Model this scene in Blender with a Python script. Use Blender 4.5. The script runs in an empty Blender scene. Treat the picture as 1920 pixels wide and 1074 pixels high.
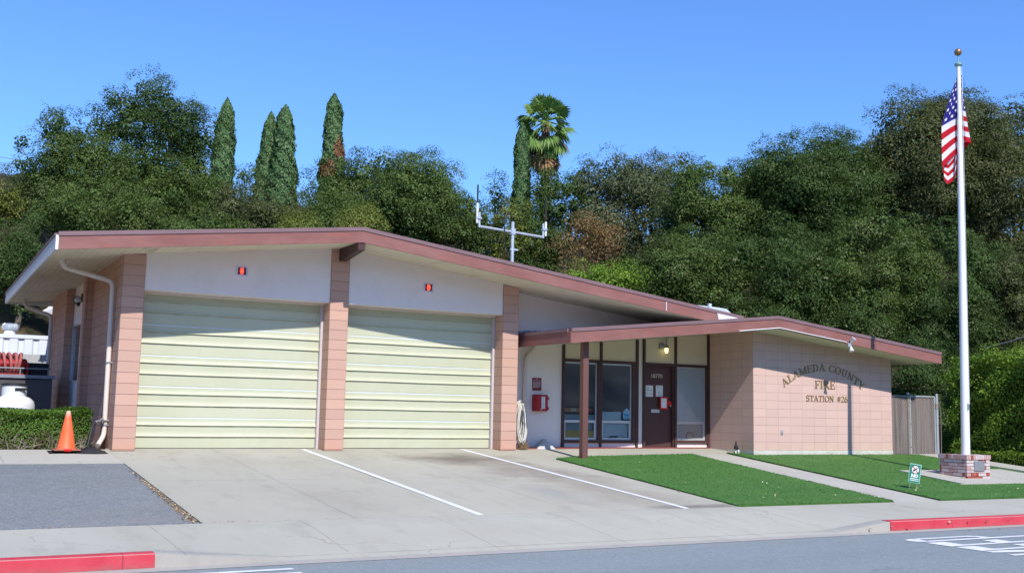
import bpy, bmesh, math, random
import numpy as np
from mathutils import Vector, Matrix
SC = bpy.context.scene
COL = SC.collection

# ------------------------------------------------------------------ camera
F, PITCH, YAW, ROLL = 1966.61, 6.7942, 29.334, -1.1431      # px (of 1920), degrees
CAM = np.array([-3.2092, -20.6497, 0.838])
_y, _p, _r = np.radians([YAW, PITCH, ROLL])
FW = np.array([math.sin(_y)*math.cos(_p), math.cos(_y)*math.cos(_p), math.sin(_p)])
_rt = np.array([math.cos(_y), -math.sin(_y), 0.0]); _up = np.cross(_rt, FW)
RT = math.cos(_r)*_rt - math.sin(_r)*_up
UP = np.cross(RT, FW)
cam_data = bpy.data.cameras.new("camera"); cam = bpy.data.objects.new("camera", cam_data)
COL.objects.link(cam); SC.camera = cam
cam_data.sensor_fit = 'HORIZONTAL'; cam_data.sensor_width = 36.0
cam_data.lens = F/1920*36.0; cam_data.clip_start = 0.1; cam_data.clip_end = 2000
M = Matrix(((RT[0], UP[0], -FW[0], CAM[0]), (RT[1], UP[1], -FW[1], CAM[1]), (RT[2], UP[2], -FW[2], CAM[2]), (0, 0, 0, 1)))
cam.matrix_world = M

def at(px, py, axis, val):
    """point of the place seen at a photo pixel, on the plane where coordinate `axis` equals val"""
    d = FW + RT*(px-960)/F - UP*(py-537)/F
    return CAM + (val-CAM[axis])/d[axis]*d

# ------------------------------------------------------------------ sky and sun
SUN = Vector((-0.125, -1.0, 1.0)).normalized()
world = bpy.data.worlds.new("World"); SC.world = world; world.use_nodes = True
wn = world.node_tree; wn.nodes.clear()
sky = wn.nodes.new('ShaderNodeTexSky'); sky.sky_type = 'NISHITA'; sky.sun_disc = False
sky.sun_elevation = math.asin(SUN.z); sky.sun_rotation = math.atan2(SUN.x, SUN.y)
sky.air_density = 1.0; sky.dust_density = 0.15; sky.ozone_density = 3.0; sky.altitude = 200
bg = wn.nodes.new('ShaderNodeBackground'); bg.inputs['Strength'].default_value = 0.145
wo = wn.nodes.new('ShaderNodeOutputWorld')
tint = wn.nodes.new('ShaderNodeMix'); tint.data_type = 'RGBA'; tint.blend_type = 'MULTIPLY'; tint.inputs[0].default_value = 1.0
tint.inputs[7].default_value = (0.62, 0.90, 1.31, 1.0)                      # the deep blue of a very dry, clear day
wn.links.new(sky.outputs[0], tint.inputs[6]); wn.links.new(tint.outputs[2], bg.inputs[0]); wn.links.new(bg.outputs[0], wo.inputs[0])
sl = bpy.data.lights.new("sun", 'SUN'); so = bpy.data.objects.new("sun", sl); COL.objects.link(so)
sl.energy = 4.6; sl.angle = math.radians(0.53); sl.color = (1.0, 0.955, 0.89)
so.rotation_euler = SUN.to_track_quat('Z', 'Y').to_euler(); so.location = (0, -20, 40)
SC.view_settings.view_transform = 'Standard'; SC.view_settings.look = 'None'
SC.view_settings.exposure = 0.30; SC.view_settings.gamma = 1.0
SC.render.engine = 'CYCLES'
SC.cycles.max_bounces = 6; SC.cycles.transparent_max_bounces = 12

# ------------------------------------------------------------------ helpers
W = {}                                                       # world place of each root
def wloc(o): return W.get(o.name, Vector((0, 0, 0)))
def tag(o, label=None, cat=None, group=None, kind=None):
    if label: o['label'] = label
    if cat: o['category'] = cat
    if group: o['group'] = group
    if kind: o['kind'] = kind
    return o
def thing(name, loc, label, cat, group=None):
    o = bpy.data.objects.new(name, None); COL.objects.link(o); o.location = loc
    o.empty_display_size = 0.2
    W[o.name] = Vector(loc); return tag(o, label, cat, group)

class MB:
    def __init__(s): s.v = []; s.f = []; s.mi = []; s.m = 0
    def add(s, vs, fs):
        n = len(s.v); s.v += [tuple(map(float, q)) for q in vs]
        for f in fs: s.f.append(tuple(n+i for i in f)); s.mi.append(s.m)
        return s
    def box(s, x0, x1, y0, y1, z0, z1):
        vs = [(x0,y0,z0),(x1,y0,z0),(x1,y1,z0),(x0,y1,z0),(x0,y0,z1),(x1,y0,z1),(x1,y1,z1),(x0,y1,z1)]
        return s.add(vs, [(0,3,2,1),(4,5,6,7),(0,1,5,4),(1,2,6,5),(2,3,7,6),(3,0,4,7)])
    def obox(s, c, ax, ay, az):
        """box from centre and three half-axis vectors"""
        c, ax, ay, az = map(Vector, (c, ax, ay, az)); vs = []
        for k in (-1, 1):
            for i, j in ((-1,-1),(1,-1),(1,1),(-1,1)): vs.append(c+ax*i+ay*j+az*k)
        return s.add(vs, [(0,3,2,1),(4,5,6,7),(0,1,5,4),(1,2,6,5),(2,3,7,6),(3,0,4,7)])
    def prism(s, poly, ax, a0, a1):
        """polygon in the two other axes, extruded along axis ax from a0 to a1"""
        def P(q, a):
            r = list(q); r.insert(ax, a); return r
        n = len(poly); vs = [P(q, a0) for q in poly]+[P(q, a1) for q in poly]
        fs = [tuple(range(n))[::-1], tuple(range(n, 2*n))]
        for i in range(n): fs.append((i, (i+1) % n, n+(i+1) % n, n+i))
        return s.add(vs, fs)
    def tube(s, path, r, n=8, cap=True, closed=False):
        path = [Vector(p) for p in path]; m = len(path)
        rs = r if isinstance(r, (list, tuple)) else [r]*m
        rings = []; u = None
        for i, p in enumerate(path):
            a = path[i-1] if (i > 0 or closed) else p; b = path[(i+1) % m] if (i < m-1 or closed) else p
            t = (b-a).normalized()
            if u is None:
                u = t.cross(Vector((0, 0, 1)))
                if u.length < 1e-3: u = t.cross(Vector((0, 1, 0)))
            u = (u-t*u.dot(t)).normalized(); w = t.cross(u)
            rings.append([p+(u*math.cos(k*2*math.pi/n)+w*math.sin(k*2*math.pi/n))*rs[i] for k in range(n)])
        vs = [v for g in rings for v in g]; fs = []
        for i in range(m if closed else m-1):
            j = (i+1) % m
            for k in range(n): fs.append((i*n+k, i*n+(k+1) % n, j*n+(k+1) % n, j*n+k))
        if cap and not closed: fs += [tuple(range(n))[::-1], tuple(range((m-1)*n, m*n))]
        return s.add(vs, fs)
    def lathe(s, prof, c, n=24, axis=2):
        c = Vector(c); vs = []; fs = []; m = len(prof)
        for r, h in prof:
            for k in range(n):
                a = 2*math.pi*k/n; q = [r*math.cos(a), r*math.sin(a)]; q.insert(axis, h); vs.append(c+Vector(q))
        for i in range(m-1):
            for k in range(n): fs.append((i*n+k, i*n+(k+1) % n, (i+1)*n+(k+1) % n, (i+1)*n+k))
        fs += [tuple(range(n))[::-1], tuple(range((m-1)*n, m*n))]
        return s.add(vs, fs)
    def build(s, name, mat, parent=None, smooth=False, bevel=0.0):
        off = wloc(parent) if parent else Vector((0, 0, 0))
        me = bpy.data.meshes.new(name)
        me.from_pydata([(a-off.x, b-off.y, c-off.z) for a, b, c in s.v], [], s.f)
        for m_ in (mat if isinstance(mat, (list, tuple)) else [mat]): me.materials.append(m_)
        me.polygons.foreach_set('material_index', s.mi)
        bm = bmesh.new(); bm.from_mesh(me); bmesh.ops.recalc_face_normals(bm, faces=bm.faces); bm.to_mesh(me); bm.free()
        if smooth:
            me.polygons.foreach_set('use_smooth', [True]*len(me.polygons))
            me.set_sharp_from_angle(angle=math.radians(40))
        me.update()
        o = bpy.data.objects.new(name, me); COL.objects.link(o)
        if bevel > 0:
            b = o.modifiers.new('bevel', 'BEVEL'); b.width = bevel; b.segments = 2; b.limit_method = 'ANGLE'
        if parent:
            o.parent = parent; W[o.name] = off
        return o

def copy_tree(root, loc, rz=0.0):
    c = root.copy(); COL.objects.link(c); c.location = loc; c.rotation_euler = (0, 0, rz); W[c.name] = Vector(loc)
    for ch in root.children:
        d = ch.copy(); COL.objects.link(d); d.parent = c
        for g in ch.children:
            e = g.copy(); COL.objects.link(e); e.parent = d
    return c

def text_faces(body, size, align='LEFT', bold=0.0):
    cu = bpy.data.curves.new('text', 'FONT'); cu.body = body; cu.size = size; cu.align_x = align
    cu.extrude = 0.0; cu.offset = bold; cu.resolution_u = 3
    o = bpy.data.objects.new('text', cu); COL.objects.link(o)
    dg = bpy.context.evaluated_depsgraph_get()
    me = bpy.data.meshes.new_from_object(o.evaluated_get(dg))
    vs = [tuple(v.co) for v in me.vertices]; fs = [tuple(p.vertices) for p in me.polygons]
    bpy.data.objects.remove(o); bpy.data.curves.remove(cu); bpy.data.meshes.remove(me)
    return vs, fs

# ------------------------------------------------------------------ materials
class N:
    """node-tree shorthand"""
    def __init__(s, name):
        s.m = bpy.data.materials.new(name); s.m.use_nodes = True; s.t = s.m.node_tree
        s.b = s.t.nodes['Principled BSDF']; s.out = s.t.nodes['Material Output']
        g = s.t.nodes.new('ShaderNodeNewGeometry'); s.pos = g.outputs['Position']; s.geo = g
    def link(s, a, b): s.t.links.new(a, b)
    def val(s, sock, v):
        if isinstance(v, (int, float)): sock.default_value = v
        elif isinstance(v, (tuple, list)): sock.default_value = (*v, 1.0) if len(v) == 3 and len(sock.default_value) == 4 else v
        else: s.link(v, sock)
    def math(s, op, a, b=None, c=None, clamp=False):
        n = s.t.nodes.new('ShaderNodeMath'); n.operation = op; n.use_clamp = clamp
        s.val(n.inputs[0], a)
        if b is not None: s.val(n.inputs[1], b)
        if c is not None: s.val(n.inputs[2], c)
        return n.outputs[0]
    def sep(s, v):
        n = s.t.nodes.new('ShaderNodeSeparateXYZ'); s.link(v, n.inputs[0]); return n.outputs
    def comb(s, x, y, z):
        n = s.t.nodes.new('ShaderNodeCombineXYZ')
        for i, q in enumerate((x, y, z)): s.val(n.inputs[i], q)
        return n.outputs[0]
    def scale(s, v, sc):
        n = s.t.nodes.new('ShaderNodeVectorMath'); n.operation = 'MULTIPLY'; s.link(v, n.inputs[0]); n.inputs[1].default_value = sc
        return n.outputs[0]
    def noise(s, scale, detail=4, rough=0.55, vec=None, dist=0.0):
        n = s.t.nodes.new('ShaderNodeTexNoise'); n.inputs['Scale'].default_value = scale
        n.inputs['Detail'].default_value = detail; n.inputs['Roughness'].default_value = rough
        n.inputs['Distortion'].default_value = dist
        s.link(vec if vec is not None else s.pos, n.inputs['Vector']); return n.outputs['Fac']
    def ramp(s, fac, lo, hi):
        n = s.t.nodes.new('ShaderNodeMapRange'); n.clamp = True; s.link(fac, n.inputs[0])
        n.inputs[1].default_value = lo; n.inputs[2].default_value = hi; return n.outputs[0]
    def mix(s, fac, a, b, mode='MIX'):
        n = s.t.nodes.new('ShaderNodeMix'); n.data_type = 'RGBA'; n.blend_type = mode
        s.val(n.inputs[0], fac); s.val(n.inputs[6], a); s.val(n.inputs[7], b); return n.outputs[2]
    def bump(s, h, strength=0.3, dist=0.01, prev=None):
        n = s.t.nodes.new('ShaderNodeBump'); n.inputs['Strength'].default_value = strength; n.inputs['Distance'].default_value = dist
        s.link(h, n.inputs['Height'])
        if prev is not None: s.link(prev, n.inputs['Normal'])
        return n.outputs[0]
    def fin(s, col, rough=0.7, normal=None, spec=0.3, metal=0.0):
        s.val(s.b.inputs['Base Color'], col); s.val(s.b.inputs['Roughness'], rough)
        s.b.inputs['Specular IOR Level'].default_value = spec; s.b.inputs['Metallic'].default_value = metal
        if normal is not None: s.link(normal, s.b.inputs['Normal'])
        return s.m
    def line(s, coord, at_, w, soft=0.004):
        """1 on the line coord = at_, width w"""
        d = s.math('ABSOLUTE', s.math('SUBTRACT', coord, at_)); return s.math('SUBTRACT', 1.0, s.ramp(d, w/2-soft/2, w/2+soft/2))

def mottled(name, c1, c2, scale=3.0, rough=0.7, bump=0.15, fine=60.0, spec=0.3, metal=0.0, stretch=None, dirt=None, dirt_scale=1.3):
    n = N(name); v = n.scale(n.pos, stretch) if stretch else None
    a = n.ramp(n.noise(scale, 5, 0.6, v), 0.3, 0.7)
    col = n.mix(a, c1, c2)
    if dirt: col = n.mix(n.ramp(n.noise(dirt_scale, 6, 0.65, v), 0.55, 0.8), col, dirt)
    fn = n.noise(fine, 3, 0.6)
    col = n.mix(n.math('MULTIPLY', fn, 0.22), col, tuple(q*0.45 for q in c1))
    return n.fin(col, rough, n.bump(fn, bump, 0.01) if bump else None, spec, metal)
def plain(name, c, rough=0.5, spec=0.4, metal=0.0):
    return mottled(name, c, tuple(q*0.88 for q in c), 5.0, rough, 0.03, 40, spec, metal)

def block_mat(name, u0, z0, c1, c2, stain, joint=(0.27, 0.15, 0.125), var=0.10):
    n = N(name); x, y, z = n.sep(n.pos)
    u = n.math('SUBTRACT', n.math('ADD', x, y), u0); zz = n.math('SUBTRACT', z, z0)
    b = n.t.nodes.new('ShaderNodeTexBrick'); b.offset = 0.0; b.squash = 1.0
    n.link(n.comb(u, zz, 0.0), b.inputs['Vector'])
    b.inputs['Color1'].default_value = (*c1, 1); b.inputs['Color2'].default_value = (*c2, 1)
    b.inputs['Mortar'].default_value = (*joint, 1); b.inputs['Scale'].default_value = 1.0
    b.inputs['Mortar Size'].default_value = 0.0075; b.inputs['Mortar Smooth'].default_value = 0.25
    b.inputs['Brick Width'].default_value = 0.4064; b.inputs['Row Height'].default_value = 0.2032
    weak = n.ramp(n.noise(2.2, 4), 0.35, 0.65)
    jf = n.math('MULTIPLY', b.outputs['Fac'], n.math('ADD', 0.5, n.math('MULTIPLY', weak, 0.5)))
    base = n.mix(0.5, b.outputs['Color'], c1)
    fn = n.noise(90, 4, 0.7); bl = n.ramp(n.noise(0.9, 5, 0.65), 0.4, 0.75)
    col = n.mix(n.math('MULTIPLY', bl, 0.25), c1, stain)
    bv = n.t.nodes.new('ShaderNodeTexBrick'); bv.offset = 0.0
    n.link(n.comb(u, zz, 0.0), bv.inputs['Vector'])
    for k, q in (('Color1', (1-var, 1-var, 1-var, 1)), ('Color2', (1+var*.4, 1+var*.3, 1+var*.2, 1)), ('Mortar', (1, 1, 1, 1))): bv.inputs[k].default_value = q
    bv.inputs['Scale'].default_value = 1.0; bv.inputs['Mortar Size'].default_value = 0.0
    bv.inputs['Brick Width'].default_value = 0.4064; bv.inputs['Row Height'].default_value = 0.2032
    col = n.mix(1.0, col, bv.outputs['Color'], 'MULTIPLY')
    low = n.math('MULTIPLY', n.math('SUBTRACT', 1.0, n.ramp(zz, 0.0, 0.28)), n.ramp(n.noise(3.5, 4), 0.3, 0.7))
    col = n.mix(n.math('MULTIPLY', low, 0.6), col, stain)
    col = n.mix(n.math('MULTIPLY', fn, 0.16), col, tuple(q*0.5 for q in c1))
    col = n.mix(jf, col, joint)
    h = n.math('SUBTRACT', n.math('MULTIPLY', fn, 0.25), n.math('MULTIPLY', b.outputs['Fac'], 1.0))
    return n.fin(col, 0.85, n.bump(h, 0.5, 0.008), 0.15)

SALMON1, SALMON2 = (0.535, 0.345, 0.272), (0.575, 0.38, 0.31)
m_pierA = block_mat('pier_block_paint_a', 0.0, 0.0, SALMON1, SALMON2, (0.60, 0.27, 0.16))
m_pierB = block_mat('pier_block_paint_b', 4.0903, 0.0, SALMON1, SALMON2, (0.60, 0.27, 0.16))
m_pierC = block_mat('pier_block_paint_c', 8.180, 0.0, SALMON1, SALMON2, (0.60, 0.27, 0.16))
m_block = block_mat('wall_block_paint', 13.585, 0.0153, (0.585, 0.405, 0.355), (0.605, 0.425, 0.372), (0.62, 0.45, 0.31), (0.42, 0.275, 0.25), 0.05)
m_sideblk = block_mat('side_block_paint', 0.0, 0.0, (0.56, 0.325, 0.235), (0.59, 0.35, 0.26), (0.42, 0.23, 0.15))
m_footing = mottled('bare_footing_cement', (0.50, 0.49, 0.42), (0.62, 0.61, 0.56), 4, 0.9, 0.5, 40, 0.1, dirt=(0.42, 0.38, 0.27), dirt_scale=3)
m_stucco = mottled('white_stucco_paint', (0.80, 0.715, 0.675), (0.84, 0.755, 0.72), 1.6, 0.8, 0.35, 110, 0.2, dirt=(0.70, 0.60, 0.55), dirt_scale=0.8)
m_cream = mottled('cream_panel_paint', (0.66, 0.57, 0.43), (0.70, 0.61, 0.47), 2.0, 0.75, 0.1, 80, 0.2)
m_soffit = N('cream_soffit_boards')
def _soffit():
    n = m_soffit; x, y, z = n.sep(n.pos)
    fx = n.math('FRACT', n.math('MULTIPLY', x, 1/0.14)); ln = n.math('SUBTRACT', 1.0, n.ramp(n.math('ABSOLUTE', n.math('SUBTRACT', fx, 0.5)), 0.0, 0.05))
    col = n.mix(n.ramp(n.noise(1.5, 5), 0.35, 0.7), (0.64, 0.57, 0.44), (0.70, 0.63, 0.50))
    col = n.mix(n.ramp(n.noise(5, 3, 0.5, n.scale(n.pos, (1, 0.15, 1))), 0.62, 0.75), col, (0.48, 0.42, 0.33))
    col = n.mix(n.math('MULTIPLY', ln, 0.55), col, (0.22, 0.19, 0.14))
    return n.fin(col, 0.8, n.bump(n.math('SUBTRACT', 1.0, ln), 0.4, 0.01), 0.15)
m_soffit = _soffit()
def fascia_mat(name, c1, c2, red):
    n = N(name); v = n.scale(n.pos, (1.0, 1.0, 2.5))
    col = n.mix(n.ramp(n.noise(1.1, 5, 0.6, v), 0.35, 0.68), c1, c2)
    col = n.mix(n.math('MULTIPLY', n.ramp(n.noise(2.7, 4, 0.6, v), 0.54, 0.74), 0.8), col, red)
    gr = n.noise(26, 3, 0.6, n.scale(n.pos, (0.12, 0.3, 3.0)))
    col = n.mix(n.math('MULTIPLY', gr, 0.35), col, tuple(q*0.55 for q in c1))
    x, y, z = n.sep(n.pos)
    sp = n.ramp(n.noise(7.0, 2, 0.5), 0.795, 0.80)
    col = n.mix(sp, col, (0.7, 0.66, 0.63))
    return n.fin(col, n.math('ADD', 0.6, n.math('MULTIPLY', gr, 0.2)), n.bump(gr, 0.2, 0.01), 0.25)
m_fascia = fascia_mat('weathered_red_fascia', (0.225, 0.094, 0.082), (0.295, 0.140, 0.124), (0.36, 0.115, 0.080))
m_strip = mottled('brown_roof_edge_metal', (0.175, 0.105, 0.112), (0.23, 0.145, 0.155), 2.0, 0.55, 0.05, 40, 0.35, stretch=(1, 1, 6))
m_brown = mottled('dark_brown_trim', (0.060, 0.028, 0.026), (0.085, 0.040, 0.036), 3, 0.55, 0.08, 50, 0.35)
m_post = mottled('brown_post_paint', (0.125, 0.056, 0.047), (0.165, 0.077, 0.065), 3, 0.5, 0.08, 50, 0.35, stretch=(1, 1, 0.3))
m_door = mottled('brown_entry_door', (0.075, 0.030, 0.028), (0.095, 0.042, 0.038), 2, 0.45, 0.05, 60, 0.4)
m_roof = mottled('grey_gravel_roof', (0.30, 0.29, 0.28), (0.40, 0.39, 0.38), 2.5, 0.95, 0.5, 70, 0.1)
m_white = plain('white_paint', (0.78, 0.79, 0.80), 0.45)
m_eave = mottled('pale_eave_gutter_paint', (0.56, 0.60, 0.62), (0.66, 0.68, 0.69), 1.4, 0.5, 0.05, 50, 0.4, dirt=(0.50, 0.49, 0.50), dirt_scale=2.0)
m_pipe = mottled('beige_downspout_paint', (0.66, 0.58, 0.52), (0.72, 0.65, 0.59), 3, 0.45, 0.04, 40, 0.4)
m_alu = plain('window_aluminium', (0.60, 0.62, 0.64), 0.35, 0.5, 0.35)
m_galv = mottled('galvanised_steel', (0.50, 0.53, 0.56), (0.62, 0.65, 0.68), 8, 0.4, 0.05, 60, 0.5, 0.55)
m_rust = mottled('rusty_steel', (0.24, 0.17, 0.13), (0.30, 0.26, 0.23), 6, 0.8, 0.2, 60)
m_black = plain('black_rubber', (0.018, 0.018, 0.02), 0.6)
m_tarp = mottled('black_plastic_sheet', (0.015, 0.016, 0.019), (0.03, 0.03, 0.035), 6, 0.4, 0.3, 30, 0.5)
m_red = plain('red_enamel', (0.42, 0.012, 0.022), 0.4)
m_grey = plain('grey_metal', (0.25, 0.26, 0.27), 0.5)
m_brass = plain('bronze_lettering', (0.30, 0.20, 0.09), 0.45, 0.5, 0.3)
m_gold = mottled('aged_copper_ball', (0.36, 0.20, 0.09), (0.30, 0.17, 0.08), 8, 0.38, 0.02, 40, 0.5, 0.6)
m_patina = plain('green_patina', (0.20, 0.36, 0.34), 0.6)
m_concrete_pale = mottled('pale_concrete', (0.44, 0.43, 0.41), (0.52, 0.51, 0.49), 1.2, 0.9, 0.35, 90, 0.15, dirt=(0.36, 0.34, 0.31))

m_jamb = mottled('dull_white_jamb_paint', (0.50, 0.45, 0.46), (0.56, 0.51, 0.51), 2.5, 0.6, 0.05, 50, 0.3, dirt=(0.40, 0.33, 0.30), dirt_scale=3)
def door_mat():
    n = N('pale_green_garage_door'); x, y, z = n.sep(n.pos)
    col = n.mix(n.ramp(n.noise(1.3, 5, 0.6), 0.35, 0.7), (0.455, 0.465, 0.325), (0.485, 0.495, 0.365))
    sp = n.noise(38, 5, 0.75); col = n.mix(n.math('MULTIPLY', n.ramp(sp, 0.56, 0.72), 0.35), col, (0.38, 0.38, 0.25))
    zs = n.math('FRACT', n.math('DIVIDE', z, 0.595))
    st = n.line(zs, 0.985, 0.030, 0.012); col = n.mix(n.math('MULTIPLY', st, 0.85), col, (0.60, 0.66, 0.76))
    drip = n.noise(9, 4, 0.6, n.scale(n.pos, (1, 1, 0.12)))
    col = n.mix(n.math('MULTIPLY', n.ramp(drip, 0.58, 0.75), 0.22), col, (0.50, 0.40, 0.22))
    low = n.math('MULTIPLY', n.math('SUBTRACT', 1.0, n.ramp(z, 0.0, 0.5)), n.ramp(n.noise(2.5, 5, 0.7), 0.4, 0.7)); col = n.mix(n.math('MULTIPLY', low, 0.35), col, (0.40, 0.37, 0.26))
    zg = n.math('SUBTRACT', z, 0.012); fr = n.math('MULTIPLY', n.math('FRACT', n.math('DIVIDE', zg, 0.595)), 0.595)
    gr = n.math('MAXIMUM', n.line(fr, 0.205, 0.028, 0.01), n.line(fr, 0.420, 0.028, 0.01)); col = n.mix(n.math('MULTIPLY', n.math('MULTIPLY', gr, 0.5), n.ramp(n.noise(5, 4, 0.7, n.scale(n.pos, (1, 1, 0.3))), 0.35, 0.65)), col, (0.30, 0.26, 0.15))  # brown line painted under each rib, backing up the ledge's own shadow
    yl = n.ramp(n.noise(1.7, 3, 0.5, n.scale(n.pos, (1, 1, 6))), 0.68, 0.76)
    col = n.mix(n.math('MULTIPLY', yl, 0.3), col, (0.62, 0.52, 0.25))
    return n.fin(col, 0.5, n.bump(sp, 0.12, 0.01), 0.35)
m_gdoor = door_mat()

def concrete_mat(name, c1, c2, xs=(), ys=(), stains=(), dark=(0.20, 0.185, 0.165), xper=None):
    n = N(name); x, y, z = n.sep(n.pos)
    col = n.mix(n.ramp(n.noise(0.55, 6, 0.62, n.scale(n.pos, (1, 0.6, 1))), 0.32, 0.7), c1, c2)
    col = n.mix(n.math('MULTIPLY', n.ramp(n.noise(2.1, 6, 0.68, n.scale(n.pos, (1.4, 0.5, 1))), 0.52, 0.78), 0.5), col, tuple(q*0.68 for q in c1))
    wob = n.noise(1.4, 4, 0.65)
    for (cx, cy, rx, ry, strength, sc) in stains:
        dx = n.math('DIVIDE', n.math('SUBTRACT', x, cx), rx); dy = n.math('DIVIDE', n.math('SUBTRACT', y, cy), ry)
        d = n.math('SQRT', n.math('ADD', n.math('MULTIPLY', dx, dx), n.math('MULTIPLY', dy, dy)))
        d = n.math('ADD', d, n.math('MULTIPLY', n.math('SUBTRACT', wob, 0.5), 1.6))
        f = n.math('MULTIPLY', n.math('SUBTRACT', 1.0, n.ramp(d, 0.15, 1.1)), strength); col = n.mix(f, col, sc)
    fn = n.noise(75, 4, 0.7); sand = n.noise(260, 2, 0.6)
    col = n.mix(n.math('MULTIPLY', fn, 0.25), col, tuple(q*0.6 for q in c1))
    wig = n.math('MULTIPLY', n.math('SUBTRACT', n.noise(6, 3, 0.6), 0.5), 0.03)
    broken = n.ramp(n.noise(1.8, 3, 0.6), 0.35, 0.5)
    tot = None
    for a in xs:
        l = n.line(n.math('ADD', x, wig), a, 0.016, 0.012); tot = l if tot is None else n.math('MAXIMUM', tot, l)
    for a in ys:
        l = n.line(n.math('ADD', y, wig), a, 0.022, 0.014); tot = l if tot is None else n.math('MAXIMUM', tot, l)
    if xper:
        fx = n.math('FRACT', n.math('DIVIDE', n.math('SUBTRACT', n.math('ADD', x, wig), xper[1]), xper[0]))
        l = n.line(fx, 0.5, 0.014/xper[0], 0.010/xper[0]); tot = l if tot is None else n.math('MAXIMUM', tot, l)
    vor = n.t.nodes.new('ShaderNodeTexVoronoi'); vor.feature = 'DISTANCE_TO_EDGE'; vor.inputs['Scale'].default_value = 0.32
    dv = n.t.nodes.new('ShaderNodeVectorMath'); dv.operation = 'ADD'; n.link(n.pos, dv.inputs[0])
    nn = n.t.nodes.new('ShaderNodeTexNoise'); nn.inputs['Scale'].default_value = 1.6; nn.inputs['Detail'].default_value = 5; n.link(n.pos, nn.inputs['Vector'])
    n.link(nn.outputs['Color'], dv.inputs[1]); n.link(dv.outputs[0], vor.inputs['Vector'])
    crack = n.math('MULTIPLY', n.math('SUBTRACT', 1.0, n.ramp(vor.outputs['Distance'], 0.0, 0.005)), n.ramp(n.noise(0.45, 2), 0.52, 0.58))
    crack = n.math('MULTIPLY', crack, 0.7)
    if tot is not None: tot = n.math('MAXIMUM', n.math('MULTIPLY', tot, n.math('ADD', 0.35, n.math('MULTIPLY', broken, 0.5))), crack)
    else: tot = crack
    col = n.mix(n.math('MULTIPLY', tot, 0.75), col, dark)
    h = n.math('SUBTRACT', n.math('ADD', n.math('MULTIPLY', fn, 0.4), n.math('MULTIPLY', sand, 0.2)), tot)
    return n.fin(col, 0.9, n.bump(h, 0.35, 0.006), 0.15)
C1, C2 = (0.375, 0.356, 0.292), (0.432, 0.412, 0.342)
m_drive = concrete_mat('driveway_concrete', C1, C2, xs=(5.35, 1.9), ys=(-7.56, -3.9),
    stains=((6.6, -1.35, 1.5, 1.0, 0.9, (0.150, 0.115, 0.095)), (7.0, -3.0, 1.0, 1.9, 0.7, (0.215, 0.18, 0.15)), (7.2, -5.2, 1.1, 2.6, 0.6, (0.245, 0.205, 0.165)),
            (2.2, -6.1, 0.8, 1.8, 0.35, (0.27, 0.235, 0.20)), (7.6, -7.4, 1.2, 0.22, 0.7, (0.10, 0.095, 0.09)), (2.0, -1.6, 1.2, 0.8, 0.25, (0.30, 0.265, 0.24)), (6.0, -5.9, 0.5, 1.2, 0.35, (0.22, 0.23, 0.25))))
m_walk = concrete_mat('sidewalk_concrete', (0.39, 0.373, 0.31), (0.44, 0.423, 0.36), ys=(-9.43,), xper=(1.83, 0.2), stains=((3.0, -8.6, 3.0, 0.7, 0.2, (0.30, 0.28, 0.25)), (9.0, -9.5, 1.0, 0.15, 0.6, (0.22, 0.23, 0.25)), (-0.6, -9.45, 0.8, 0.14, 0.5, (0.22, 0.23, 0.26))))
m_path = concrete_mat('path_concrete', (0.41, 0.39, 0.335), (0.45, 0.43, 0.375), xper=(4.6, 0.4))
m_gutter = concrete_mat('gutter_concrete', (0.37, 0.345, 0.31), (0.42, 0.395, 0.355), xper=(3.0, 0.0))

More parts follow.
